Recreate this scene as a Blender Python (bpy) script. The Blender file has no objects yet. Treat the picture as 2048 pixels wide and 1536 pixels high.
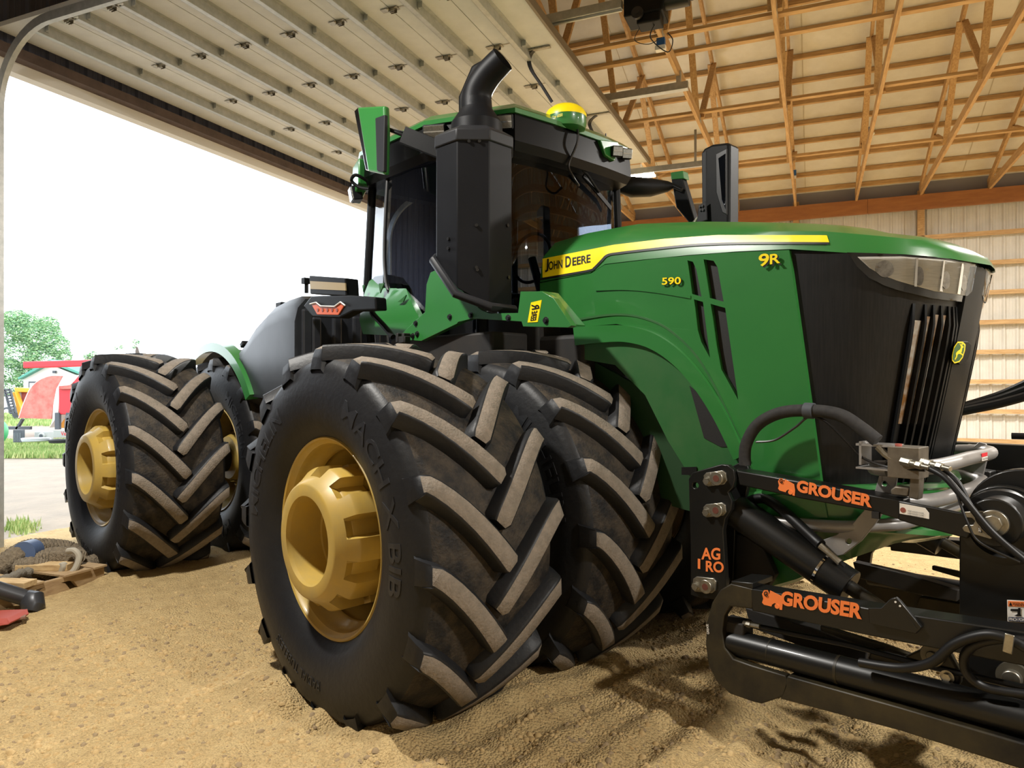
import bpy, math, random
from math import sin, cos, pi, radians, sqrt, atan2
from mathutils import Vector, Matrix, noise
from mathutils.bvhtree import BVHTree
from mathutils.geometry import tessellate_polygon
random.seed(7)
SC = bpy.context.scene
COL = SC.collection
# ---------------------------------------------------------------- camera, sky, lamps, exposure
FPX = 1420.0
CAMZ = 1.75
cam_d = bpy.data.cameras.new('camera'); cam_d.sensor_width = 36.0; cam_d.lens = 36.0 * FPX / 2048
cam_d.clip_end = 500
cam = bpy.data.objects.new('camera', cam_d); COL.objects.link(cam)
cam.location = (0, 0, CAMZ); cam.rotation_euler = (pi / 2, 0, 0)
SC.camera = cam
vs = SC.view_settings
SC.display_settings.display_device = 'sRGB'
vs.view_transform = 'Standard'; vs.look = 'None'; vs.gamma = 1.0; vs.use_curve_mapping = False
vs.exposure = 0.7
w = bpy.data.worlds.new('sky'); SC.world = w; w.use_nodes = True
bg = w.node_tree.nodes['Background']; bg.inputs[0].default_value = (0.86, 0.93, 1.0, 1); bg.inputs[1].default_value = 2.7
PSI = radians(23.1)
def BLD(e, a, z):   # building frame: e across the door wall inward, a along the door wall
    return Vector((sin(PSI) * a + cos(PSI) * e, cos(PSI) * a - sin(PSI) * e, z))
def lamp(name, loc, power, size, color, target=None):
    d = bpy.data.lights.new(name, 'AREA'); d.energy = power; d.size = size; d.color = color; d.shape = 'DISK'
    o = bpy.data.objects.new(name, d); COL.objects.link(o); o.location = loc
    if target is not None:
        o.rotation_euler = (Vector(target) - Vector(loc)).to_track_quat('-Z', 'Y').to_euler()
    return o
WARM = (1.0, 0.965, 0.90)
LAMPS = [((4.6, 1.2), 430), ((-3.9, 2.0), 290), ((3.6, 8.5), 300), ((8.6, 12.5), 430), ((9.5, 4.5), 260)]
for (e_, a_), pw in LAMPS:
    lamp('shop_light_lamp', BLD(e_, a_, 5.55), pw, 0.36, WARM)

# ---------------------------------------------------------------- helpers
TA = radians(-47.0)
TC, TS = cos(TA), sin(TA)
T0 = Vector((0.613, 5.310, 0.0))
def at(px, py, v):      # photo pixel -> point of the tractor's plane v = const (u forward, v to its left)
    r = (px - 1024) / FPX
    X0 = T0.x - TS * v; Y0 = T0.y + TC * v
    u = (r * Y0 - X0) / (TC - TS * r)
    d = Y0 + TS * u
    return Vector((u, v, CAMZ - (py - 768) / FPX * d))
def at_u(px, py, u):    # same for a plane across the tractor
    r = (px - 1024) / FPX
    X0 = T0.x + TC * u; Y0 = T0.y + TS * u
    v = (r * Y0 - X0) / (-TS - TC * r)
    d = Y0 + TC * v
    return Vector((u, v, CAMZ - (py - 768) / FPX * d))
def depth_uv(u, v): return T0.y + TS * u + TC * v
def px_uv(u, v): return 1024 + FPX * (T0.x + TC * u - TS * v) / depth_uv(u, v)
def zpix(u, v, py): return CAMZ - (py - 768) / FPX * depth_uv(u, v)
def wpt(px, py, d): return Vector(((px - 1024) / FPX * d, d, CAMZ - (py - 768) / FPX * d))
def interp(tab, x):
    if x <= tab[0][0]: return tab[0][1]
    for (x0, y0), (x1, y1) in zip(tab, tab[1:]):
        if x <= x1: return y0 + (y1 - y0) * (x - x0) / (x1 - x0 + 1e-9)
    return tab[-1][1]
def S(h):
    h = h.lstrip('#'); c = [int(h[i:i + 2], 16) / 255 for i in (0, 2, 4)]
    return tuple(x / 12.92 if x <= 0.04045 else ((x + 0.055) / 1.055) ** 2.4 for x in c)
_mats = {}
def M(name, rgb=None, rough=0.5, metal=0.0, rgb2=None, nscale=6.0, namt=0.5, bump=0.0, bscale=40.0, coat=0.0, emit=0.0, stretch=None, spec=0.5):
    if name in _mats: return _mats[name]
    m = bpy.data.materials.new(name); m.use_nodes = True; _mats[name] = m
    nt = m.node_tree; N = nt.nodes; L = nt.links; b = N['Principled BSDF']
    b.inputs['Base Color'].default_value = (*rgb, 1); b.inputs['Roughness'].default_value = rough; b.inputs['Metallic'].default_value = metal
    b.inputs['Coat Weight'].default_value = coat; b.inputs['Coat Roughness'].default_value = 0.08
    b.inputs['Specular IOR Level'].default_value = spec
    if emit:
        b.inputs['Emission Color'].default_value = (*rgb, 1); b.inputs['Emission Strength'].default_value = emit
    if rgb2 is not None or bump:
        tc = N.new('ShaderNodeTexCoord'); mp = N.new('ShaderNodeMapping'); L.new(tc.outputs['Object'], mp.inputs[0])
        if stretch: mp.inputs['Scale'].default_value = stretch
    if rgb2 is not None:
        n = N.new('ShaderNodeTexNoise'); n.inputs['Scale'].default_value = nscale; n.inputs['Detail'].default_value = 8; n.inputs['Roughness'].default_value = 0.65
        L.new(mp.outputs[0], n.inputs['Vector'])
        cr = N.new('ShaderNodeValToRGB'); cr.color_ramp.elements[0].position = 0.5 - namt * 0.3; cr.color_ramp.elements[1].position = 0.5 + namt * 0.3
        cr.color_ramp.elements[0].color = (*rgb, 1); cr.color_ramp.elements[1].color = (*rgb2, 1)
        L.new(n.outputs['Fac'], cr.inputs[0]); L.new(cr.outputs[0], b.inputs['Base Color'])
    if bump:
        n2 = N.new('ShaderNodeTexNoise'); n2.inputs['Scale'].default_value = bscale; n2.inputs['Detail'].default_value = 6
        L.new(mp.outputs[0], n2.inputs['Vector'])
        bp = N.new('ShaderNodeBump'); bp.inputs['Strength'].default_value = bump; bp.inputs['Distance'].default_value = 0.02
        L.new(n2.outputs['Fac'], bp.inputs['Height']); L.new(bp.outputs[0], b.inputs['Normal'])
    return m
def glass(name, tint, refl=0.06, rough=0.02):
    if name in _mats: return _mats[name]
    m = bpy.data.materials.new(name); m.use_nodes = True; _mats[name] = m
    nt = m.node_tree; N = nt.nodes; L = nt.links
    N.remove(N['Principled BSDF']); out = N['Material Output']
    t = N.new('ShaderNodeBsdfTransparent'); t.inputs[0].default_value = (*tint, 1)
    g = N.new('ShaderNodeBsdfGlossy'); g.inputs[1].default_value = rough; g.inputs[0].default_value = (0.95, 0.97, 1, 1)
    fr = N.new('ShaderNodeFresnel'); fr.inputs[0].default_value = 1.5
    mx = N.new('ShaderNodeMixShader')
    L.new(fr.outputs[0], mx.inputs[0]); L.new(t.outputs[0], mx.inputs[1]); L.new(g.outputs[0], mx.inputs[2]); L.new(mx.outputs[0], out.inputs[0])
    return m
def spl(pts, n=8, closed=False):
    P = [Vector(p) for p in pts]; out = []
    k = len(P); segs = k if closed else k - 1
    for i in range(segs):
        if closed: p0, p1, p2, p3 = P[i - 1], P[i], P[(i + 1) % k], P[(i + 2) % k]
        else: p0, p1, p2, p3 = P[max(i - 1, 0)], P[i], P[i + 1], P[min(i + 2, k - 1)]
        for j in range(n):
            t = j / n
            out.append(0.5 * ((2 * p1) + (p2 - p0) * t + (2 * p0 - 5 * p1 + 4 * p2 - p3) * t * t + (3 * p1 - p0 - 3 * p2 + p3) * t ** 3))
    if not closed: out.append(P[-1])
    return out
class MB:
    def __init__(self): self.v = []; self.f = []; self.m = []
    def add(self, vs, fs, mi=0):
        o = len(self.v); self.v += [Vector(p) for p in vs]
        for f in fs: self.f.append(tuple(i + o for i in f)); self.m.append(mi)
        return self
    def box(self, c, s, R=None, mi=0):
        c = Vector(c); h = Vector(s) / 2
        if R is None: R = Matrix.Identity(3)
        elif not isinstance(R, Matrix): R = Matrix.Rotation(R, 3, 'Z')
        vs = [c + R @ Vector((x * h.x, y * h.y, z * h.z)) for x in (-1, 1) for y in (-1, 1) for z in (-1, 1)]
        return self.add(vs, [(0, 1, 3, 2), (4, 6, 7, 5), (0, 4, 5, 1), (2, 3, 7, 6), (0, 2, 6, 4), (1, 5, 7, 3)], mi)
    def beam(self, p0, p1, w, h, up=(0, 0, 1), mi=0):
        p0 = Vector(p0); p1 = Vector(p1); d = (p1 - p0).normalized(); up = Vector(up)
        s = d.cross(up)
        if s.length < 1e-4: s = d.cross(Vector((1, 0, 0)))
        s.normalize(); n = s.cross(d)
        vs = [p + s * (w / 2 * a) + n * (h / 2 * b) for p in (p0, p1) for a, b in ((-1, -1), (1, -1), (1, 1), (-1, 1))]
        return self.add(vs, [(3, 2, 1, 0), (4, 5, 6, 7), (0, 1, 5, 4), (1, 2, 6, 5), (2, 3, 7, 6), (3, 0, 4, 7)], mi)
    def tube(self, pts, r, n=12, caps=True, mi=0, closed=False):
        P = [Vector(p) for p in pts]; k = len(P)
        rr = r if isinstance(r, (list, tuple)) else [r] * k
        T = []
        for i in range(k):
            if closed: d = P[(i + 1) % k] - P[i - 1]
            else: d = P[min(i + 1, k - 1)] - P[max(i - 1, 0)]
            T.append(d.normalized())
        x = T[0].cross(Vector((0, 0, 1)))
        if x.length < 1e-3: x = T[0].cross(Vector((1, 0, 0)))
        x.normalize(); vs = []
        for i in range(k):
            x = (x - T[i] * x.dot(T[i])).normalized(); y = T[i].cross(x)
            for j in range(n):
                a = 2 * pi * j / n; vs.append(P[i] + (x * cos(a) + y * sin(a)) * rr[i])
        fs = []
        for i in range(k if closed else k - 1):
            i2 = (i + 1) % k
            for j in range(n):
                j2 = (j + 1) % n
                fs.append((i * n + j, i * n + j2, i2 * n + j2, i2 * n + j))
        if caps and not closed: fs += [tuple(range(n))[::-1], tuple((k - 1) * n + j for j in range(n))]
        return self.add(vs, fs, mi)
    def cyl(self, p0, p1, r, n=20, mi=0): return self.tube([p0, p1], r, n, True, mi)
    def prism(self, pts, vec, mi=0, mis=None):
        P = [Vector(p) for p in pts]; n = len(P); vec = Vector(vec)
        nn = Vector((0, 0, 0))
        for i in range(n): nn += P[i].cross(P[(i + 1) % n])
        if nn.dot(vec) < 0: P = P[::-1]
        vs = P + [p + vec for p in P]
        self.add(vs, [tuple(range(n))[::-1], tuple(range(n, 2 * n))], mi)
        o = len(self.v) - 2 * n
        for i in range(n):
            j = (i + 1) % n
            self.f.append((o + i, o + j, o + n + j, o + n + i)); self.m.append(mi if mis is None else mis)
        return self
    def loft(self, rings, closed=False, mi=0, capa=False, capb=False):
        n = len(rings[0]); vs = [p for r in rings for p in r]; fs = []
        for i in range(len(rings) - 1):
            for j in range(n if closed else n - 1):
                j2 = (j + 1) % n
                fs.append((i * n + j, i * n + j2, (i + 1) * n + j2, (i + 1) * n + j))
        if capa: fs.append(tuple(range(n))[::-1])
        if capb: fs.append(tuple((len(rings) - 1) * n + j for j in range(n)))
        return self.add(vs, fs, mi)
    def lathe(self, prof, n=48, axis='y', c=(0, 0, 0), rfn=None, mi=0):
        c = Vector(c); rings = []
        for (r, y) in prof:
            ring = []
            for j in range(n):
                a = 2 * pi * j / n; q = r if rfn is None else rfn(r, y, a)
                if axis == 'y': p = Vector((q * cos(a), y, q * sin(a)))
                elif axis == 'z': p = Vector((q * cos(a), q * sin(a), y))
                else: p = Vector((y, q * cos(a), q * sin(a)))
                ring.append(c + p)
            rings.append(ring)
        return self.loft(rings, True, mi)
    def ball(self, c, r, n=12, sc=(1, 1, 1), mi=0):
        prof = []
        c = Vector(c); rings = []
        for i in range(n // 2 + 1):
            t = -pi / 2 + pi * i / (n // 2); q = max(cos(t), 1e-4)
            rings.append([c + Vector((r * sc[0] * q * cos(2 * pi * j / n), r * sc[1] * q * sin(2 * pi * j / n), r * sc[2] * sin(t))) for j in range(n)])
        return self.loft(rings, True, mi)
    def plate(self, outer, holes, z0fn, vec, mi=0, edge=0.08):
        # outline (2-D) with holes -> thick sheet; z0fn maps 2-D to 3-D
        import bmesh
        loops = [[Vector((p[0], p[1], 0)) for p in outer]] + [[Vector((p[0], p[1], 0)) for p in h] for h in holes]
        flat = [p for l in loops for p in l]
        tris = tessellate_polygon(loops)
        bm = bmesh.new(); bv = [bm.verts.new(p) for p in flat]
        for t in tris:
            try: bm.faces.new([bv[i] for i in t])
            except ValueError: pass
        for _ in range(6):
            es = [e for e in bm.edges if e.calc_length() > edge * 1.6]
            if not es or len(bm.verts) > 6000: break
            bmesh.ops.subdivide_edges(bm, edges=es, cuts=1)
            bmesh.ops.triangulate(bm, faces=bm.faces[:])
        bmesh.ops.recalc_face_normals(bm, faces=bm.faces[:])
        bm.verts.index_update()
        V2 = [v.co.copy() for v in bm.verts]; nv = len(V2); vec = Vector(vec)
        A = [Vector(z0fn(p.x, p.y)) for p in V2]
        fs = []; bnd = [(e.verts[0].index, e.verts[1].index) for e in bm.edges if len(e.link_faces) == 1]
        for f in bm.faces:
            ids = [v.index for v in f.verts]
            nn = (A[ids[1]] - A[ids[0]]).cross(A[ids[2]] - A[ids[0]])
            if nn.dot(vec) > 0: ids = ids[::-1]
            fs.append(tuple(ids)); fs.append(tuple(i + nv for i in ids[::-1]))
        for a, b in bnd: fs.append((a, b, b + nv, a + nv))
        bm.free()
        return self.add(A + [p + vec for p in A], fs, mi)
    def build(self, name, mats, parent=None, smooth=35, bevel=0.0, label=None, kind=None, loc=None, rotz=None, fixn=False):
        me = bpy.data.meshes.new(name); me.from_pydata([tuple(p) for p in self.v], [], self.f)
        if not isinstance(mats, (list, tuple)): mats = [mats]
        for m in mats: me.materials.append(m)
        me.polygons.foreach_set('material_index', self.m)
        if fixn:
            import bmesh
            bm = bmesh.new(); bm.from_mesh(me); bmesh.ops.recalc_face_normals(bm, faces=bm.faces[:]); bm.to_mesh(me); bm.free()
        me.update()
        if smooth:
            me.shade_smooth(); me.set_sharp_from_angle(angle=radians(smooth))
        o = bpy.data.objects.new(name, me); COL.objects.link(o)
        if parent is not None: o.parent = parent
        if loc is not None: o.location = loc
        if rotz is not None: o.rotation_euler = (0, 0, rotz)
        if bevel:
            b = o.modifiers.new('edge', 'BEVEL'); b.width = bevel; b.segments = 2; b.limit_method = 'ANGLE'; b.angle_limit = radians(40)
        if label: o['label'] = label
        if kind: o['kind'] = kind
        return o
def tag(o, label, cat, group=None, kind=None):
    o['label'] = label; o['category'] = cat
    if group: o['group'] = group
    if kind: o['kind'] = kind
    return o
def empty(name, loc=(0, 0, 0), rotz=0.0):
    o = bpy.data.objects.new(name, None); COL.objects.link(o); o.location = loc; o.rotation_euler = (0, 0, rotz); o.empty_display_size = 0.2
    return o
def copy_tree(o, parent=None):
    c = o.copy(); COL.objects.link(c)
    if parent is not None: c.parent = parent
    for ch in list(o.children): copy_tree(ch, c)
    return c
# lettering shapes, made once
_txt = {}
def text_geo(s, off=0.0):
    if (s, off) in _txt: return _txt[(s, off)]
    cu = bpy.data.curves.new('lettering', 'FONT'); cu.body = s; cu.size = 1.0; cu.offset = off; cu.resolution_u = 4
    ob = bpy.data.objects.new('lettering', cu); COL.objects.link(ob)
    dg = bpy.context.evaluated_depsgraph_get(); dg.update()
    me = ob.evaluated_get(dg).to_mesh()
    V = [v.co.copy() for v in me.vertices]; F = [tuple(p.vertices) for p in me.polygons]
    ob.evaluated_get(dg).to_mesh_clear(); bpy.data.objects.remove(ob); bpy.data.curves.remove(cu)
    x0 = min(p.x for p in V); x1 = max(p.x for p in V); y0 = min(p.y for p in V); y1 = max(p.y for p in V)
    V = [((p.x - x0) / (x1 - x0), (p.y - y0) / (y1 - y0)) for p in V]
    _txt[(s, off)] = (V, F, (x1 - x0) / (y1 - y0))
    return _txt[(s, off)]
for s_, o_ in (('MICHELIN', .012), ('MACH X BIB', .012), ('RADIAL TUBELESS', 0), ('J', .02), ('OHN', .02), ('D', .02), ('EERE', .02), ('9R', .035), ('590', .03), ('9', .035), ('R', .035),
               ('GROUSER', .045), ('G', .04), ('AG', .03), ('PRO', .03), ('RO', .03), ('GREASE', .01), ('WARNING', .02), ('PINCH POINT', .01), ('StarFire 6000', 0.0), ('Versatile', .01), ('I', .03),
               ('CAUTION', .01), ('EASE', .02), ('KEEP HANDS CLEAR', 0.0)):
    text_geo(s_, o_)
def fine_text(s, off, step=.22):
    import bmesh
    V, F, asp = text_geo(s, off); bm = bmesh.new(); bv = [bm.verts.new((x * asp, y, 0)) for x, y in V]
    for f in F:
        try: bm.faces.new([bv[i] for i in f])
        except ValueError: pass
    bmesh.ops.triangulate(bm, faces=bm.faces[:])
    for _ in range(4):
        es = [e for e in bm.edges if e.calc_length() > step]
        if not es: break
        bmesh.ops.subdivide_edges(bm, edges=es, cuts=1); bmesh.ops.triangulate(bm, faces=bm.faces[:])
    bm.verts.index_update(); V2 = [(v.co.x / asp, v.co.y) for v in bm.verts]; F2 = [tuple(v.index for v in f.verts) for f in bm.faces]; bm.free()
    return V2, F2, asp
def planar_patch(mb, h, n, poly, off, th, mi=0):
    pts = []
    for x, y in poly:
        d = ray_l(x, y); t = (h + n * off - CAM_L).dot(n) / d.dot(n); pts.append(CAM_L + d * t)
    mb.prism(pts, n * th, mi)
def put_text(mb, s, off, o, ex, ey, nrm, th=0.0015, mi=0):
    V, F, asp = text_geo(s, off); o = Vector(o); ex = Vector(ex); ey = Vector(ey); nrm = Vector(nrm)
    A = [o + ex * x + ey * y + nrm * th for x, y in V]
    F2 = []
    for f in F:
        nn = (A[f[1]] - A[f[0]]).cross(A[f[2]] - A[f[0]])
        F2.append(f if nn.dot(nrm) > 0 else f[::-1])
    mb.add(A, F2, mi)
def text_v(mb, s, off, p0, p1, hpx, v, mi=0, th=0.002, ptop=None):
    a = at(p0[0], p0[1], v); b = at(p1[0], p1[1], v)
    up = (at(ptop[0], ptop[1], v) - a) if ptop else Vector((0, 0, hpx / FPX * depth_uv(a.x, v)))
    put_text(mb, s, off, a, b - a, up, (0, -1, 0), th, mi)
CAM_L = Matrix.Rotation(-TA, 3, 'Z') @ (Vector((0, 0, CAMZ)) - T0)
def ray_l(px, py): return (Matrix.Rotation(-TA, 3, 'Z') @ Vector(((px - 1024) / FPX, 1, -(py - 768) / FPX))).normalized()
def patch(mb, bvh, poly, off=0.004, thick=0.0, edge=18, mi=0, smooth=False):
    # a sheet that lies on a surface, its outline read off the photo
    import bmesh
    P = [Vector((p[0], p[1], 0)) for p in poly]
    tris = tessellate_polygon([P]); bm = bmesh.new(); bv = [bm.verts.new(p) for p in P]
    for t in tris:
        try: bm.faces.new([bv[i] for i in t])
        except ValueError: pass
    for _ in range(5):
        es = [e for e in bm.edges if e.calc_length() > edge]
        if not es or len(bm.verts) > 3000: break
        bmesh.ops.subdivide_edges(bm, edges=es, cuts=1); bmesh.ops.triangulate(bm, faces=bm.faces[:])
    bm.verts.index_update(); A = []; Bk = []
    last = None
    for v in bm.verts:
        d = ray_l(v.co.x, v.co.y); h, n, i, ds = bvh.ray_cast(CAM_L, d)
        if h is None:
            q = CAM_L + d * (last or 3.5); h, n, i, ds = bvh.find_nearest(q)
        else: last = ds
        if n.dot(d) > 0: n = -n
        A.append(h + n * (off + thick)); Bk.append(h + n * off)
    fs = []; nv = len(A)
    for f in bm.faces:
        ids = [v.index for v in f.verts]
        nn = (A[ids[1]] - A[ids[0]]).cross(A[ids[2]] - A[ids[0]])
        if nn.dot(A[ids[0]] - CAM_L) > 0: ids = ids[::-1]
        fs.append(tuple(ids))
    if thick:
        for e in bm.edges:
            if len(e.link_faces) == 1:
                a, b = e.verts[0].index, e.verts[1].index; fs.append((a, b, b + nv, a + nv))
    bm.free()
    mb.add(A + (Bk if thick else []), fs, mi)
def ptext(mb, bvh, s, off, p0, p1, hpx, lift=0.006, mi=0, ptop=None):
    V, F, asp = text_geo(s, off); A = []
    ex = Vector((p1[0] - p0[0], p1[1] - p0[1])); ey = Vector((0, -hpx)) if ptop is None else Vector((ptop[0] - p0[0], ptop[1] - p0[1]))
    for x, y in V:
        q = Vector(p0[:2]) + ex * x + ey * y
        d = ray_l(q.x, q.y); h, n, i, ds = bvh.ray_cast(CAM_L, d)
        if h is None: h, n, i, ds = bvh.find_nearest(CAM_L + d * 3.8)
        if n.dot(d) > 0: n = -n
        A.append(h + n * lift)
    F2 = []
    for f in F:
        nn = (A[f[1]] - A[f[0]]).cross(A[f[2]] - A[f[0]])
        F2.append(f if nn.dot(A[f[0]] - CAM_L) < 0 else f[::-1])
    mb.add(A, F2, mi)

# ---------------------------------------------------------------- materials
GREEN = M('green_paint', S('296B30'), 0.32, coat=0.5, rgb2=S('2E7234'), nscale=3, namt=1.0)
GREEN2 = M('green_frame_paint', S('235A2B'), 0.45, rgb2=S('335E33'), nscale=5)
YEL = M('yellow_decal', S('F5DC10'), 0.35)
BLK = M('black_decal', S('101010'), 0.4)
RIMY = M('yellow_wheel_paint', S('BC9A3C'), 0.45, rgb2=S('A08B52'), nscale=5, namt=0.9, coat=0.15)
RUB = M('tire_rubber', S('141518'), 0.5, spec=.3, rgb2=S('1D1D1E'), nscale=7, namt=0.8, bump=0.12, bscale=30)
RUBT = M('dusty_lug_rubber', S('83776A'), 0.85, rgb2=S('5E574C'), nscale=22, namt=1.0, bump=0.35, bscale=80)
RUBD = M('dirty_tread_rubber', S('171616'), 0.7, spec=.3, rgb2=S('3C342A'), nscale=9, namt=0.4, bump=0.35, bscale=60)
BLKP = M('black_plastic', S('0E0F10'), 0.45, spec=.15, rgb2=S('131415'), nscale=8, bump=0.05, bscale=200)
BLKG = M('gloss_black', S('0C0C0D'), 0.12, coat=0.6)
DARK = M('dark_chassis', S('141414'), 0.7, rgb2=S('241F1A'), nscale=6)
MESHV = M('vent_mesh', S('0F0F0F'), 0.6, rgb2=S('1C1C1C'), nscale=260, namt=0.2)
IRON = M('black_steel_paint', S('0D0E0F'), 0.38, spec=.4, rgb2=S('161512'), nscale=5, namt=0.9, coat=0.1)
IRONW = M('worn_black_steel', S('141415'), 0.45, spec=.35, rgb2=S('3A3322'), nscale=4, namt=0.5)
STEEL = M('zinc_steel', S('B7B3A8'), 0.35, 0.9, rgb2=S('87806F'), nscale=25, namt=0.8)
SILV = M('silver_paint', S('989593'), 0.38, 0.25, rgb2=S('8C8986'), nscale=10)
CHR = M('chrome', S('E4E4E4'), 0.1, 1.0)
HOSE = M('rubber_hose', S('111112'), 0.45, spec=.4)
ORNG = M('orange_decal', S('F08040'), 0.5)
WHT = M('white_decal', S('E6E2DA'), 0.5)
RED = M('red_decal', S('D8303A'), 0.5)
AMB = M('amber_lens', S('C2552A'), 0.25, coat=0.4)
GLS = glass('cab_glass', (0.16, 0.175, 0.20)); GLS2 = glass('clear_cab_glass', (0.70, 0.74, 0.80))
CLEAR = glass('lamp_lens', (0.93, 0.94, 0.95))
WOOD = M('pine_lumber', S('C2A070'), 0.7, rgb2=S('A07C50'), nscale=3, stretch=(3, 3, 14))
WOODX = M('pine_lumber_long', S('CFAE7E'), 0.7, rgb2=S('AE8858'), nscale=3, stretch=(1.2, 14, 14))
WOODY = M('pine_lumber_cross', S('CBA878'), 0.7, rgb2=S('AC8656'), nscale=3, stretch=(14, 1.2, 14))
LVL = M('laminated_beam', S('A8703F'), 0.55, rgb2=S('885630'), nscale=2.5, stretch=(1.0, 10, 6), namt=0.9)
GALV = M('galvanized_steel', S('C4C6C4'), 0.42, 0.65, rgb2=S('A2A6A4'), nscale=14, namt=0.9)
PANELW = M('white_door_panel', S('D2D4D3'), 0.5, rgb2=S('C8CAC9'), nscale=4)
STEELW = M('white_wall_steel', S('D6D3CA'), 0.42, rgb2=S('CBC8BE'), nscale=3)
INSUL = M('white_roof_liner', S('DAD8D0'), 0.75, rgb2=S('D0CDC3'), nscale=3)
# ---------------------------------------------------------------- the setting
BR = -PSI
def bobj(mb, name, mat, **k): return mb.build(name, mat, rotz=BR, **k)    # meshes in (e, a, z)
E0, E1, A0, A1 = -7.9, 12.0, -7.0, 17.3
DA0, DA1, DH = 4.68, 11.85, 5.13
EAVE = 5.95; SLOPE = 0.30; RIDGE = (A0 + A1) / 2
def roofz(a): return EAVE + SLOPE * min(A1 - a, a - A0)
TW = [(-1.837, 0.0, 0.0), (-0.757, 0.0, 0.0), (-2.03, -3.92, 0.0), (-0.95, -3.97, 0.0)]
def tloc(x, y):   # world -> tractor
    dx, dy = x - T0.x, y - T0.y
    return dx * TC + dy * TS, -dx * TS + dy * TC
def sstep(t): t = max(0, min(1, t)); return t * t * (3 - 2 * t)
def ground_z(x, y):
    u, v = tloc(x, y)
    z = 0.07 * sstep((-u - 0.8) / 2.6)
    e = x * cos(PSI) - y * sin(PSI)
    nearf = sstep((6.5 - y) / 3.5)
    z += 0.018 * noise.noise((x * 1.3, y * 1.3, 0.3)) + 0.010 * noise.noise((x * 4.1, y * 4.1, 1.7))
    z += 0.006 * noise.noise((x * 11, y * 11, 4.2)) + 0.005 * noise.noise((x * 23, y * 23, 9.1)) * (0.5 + 0.5 * nearf) + 0.010 * noise.noise((x * 8, y * 8, 19.1)) * nearf
    # churned soil in front of and beside the front wheels
    ch = math.exp(-((u - 1.15) / 0.9) ** 2) * math.exp(-((v + 1.45) / 1.0) ** 2)
    z += ch * (0.05 * noise.noise((x * 2.6, y * 2.6, 7.7)) + 0.05 * abs(noise.noise((u * 3.2, v * 1.2, 3.3))) + 0.018 * sin(u * 30 + 2.5 * noise.noise((x * 2, y * 2, 0))))
    ch2 = math.exp(-((u - 2.1) / 1.0) ** 2) * math.exp(-((v + 0.3) / 1.6) ** 2)
    z += ch2 * (0.05 * noise.noise((x * 2.1, y * 2.1, 17.7)) + 0.012 * sin(u * 26 + v * 6))
    for tv, tu, _ in TW:   # soil heaped round the tires
        du = u - tu
        inside = max(abs(v - tv) - 0.47, 0.0)
        ridge = math.exp(-(inside / 0.14) ** 2) * math.exp(-(du / 0.62) ** 4)
        front = math.exp(-((abs(du) - 0.62) / 0.16) ** 2) * math.exp(-(max(abs(v - tv) - 0.35, 0) / 0.2) ** 2)
        k = 1.0 if tu > -1 else 0.5
        z += k * (0.07 * ridge * (0.6 + 1.0 * noise.noise((x * 5, y * 5, 2.2))) + 0.06 * front * (0.7 + 0.6 * noise.noise((x * 4, y * 4, 5.2))))
    return z
def axis(lo, f0, f1, hi, fine, grow):
    xs = [f0]; s = fine
    while xs[0] > lo: s *= grow; xs.insert(0, max(lo, xs[0] - s))
    x = f0
    while x < f1: x += fine; xs.append(x)
    s = fine
    while xs[-1] < hi: s *= grow; xs.append(min(hi, xs[-1] + s))
    return xs
# floor of sandy soil in building axes, cut at the door wall
DIRT = M('sandy_soil', S('A58A5C'), 0.95, rgb2=S('C4AA78'), nscale=9, namt=1.0, bump=0.55, bscale=140)
nt = DIRT.node_tree; N = nt.nodes; L = nt.links
tcn = N.new('ShaderNodeTexCoord'); vor = N.new('ShaderNodeTexVoronoi'); vor.inputs['Scale'].default_value = 75
L.new(tcn.outputs['Object'], vor.inputs['Vector'])
bp2 = N.new('ShaderNodeBump'); bp2.inputs['Strength'].default_value = 0.7; bp2.inputs['Distance'].default_value = 0.02; bp2.invert = True
L.new(vor.outputs['Distance'], bp2.inputs['Height'])
old = [l for l in L if l.to_socket == N['Principled BSDF'].inputs['Normal']][0]
L.new(old.from_socket, bp2.inputs['Normal']); L.new(bp2.outputs[0], N['Principled BSDF'].inputs['Normal'])
mb = MB()
es = axis(E0 - 0.15, -5.2, 2.2, E1, 0.03, 1.16); as_ = axis(A0, 1.6, 7.4, A1 + 0.1, 0.03, 1.16)
vs_ = []
for a in as_:
    for e in es:
        p = BLD(e, a, 0); vs_.append((e, a, ground_z(p.x, p.y)))
ne = len(es)
mb.add(vs_, [(j * ne + i, j * ne + i + 1, (j + 1) * ne + i + 1, (j + 1) * ne + i) for j in range(len(as_) - 1) for i in range(ne - 1)])
tag(bobj(mb, 'floor', DIRT, smooth=180), 'sandy dirt floor of the shed with churned tire ruts', 'floor', kind='structure')
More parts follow.
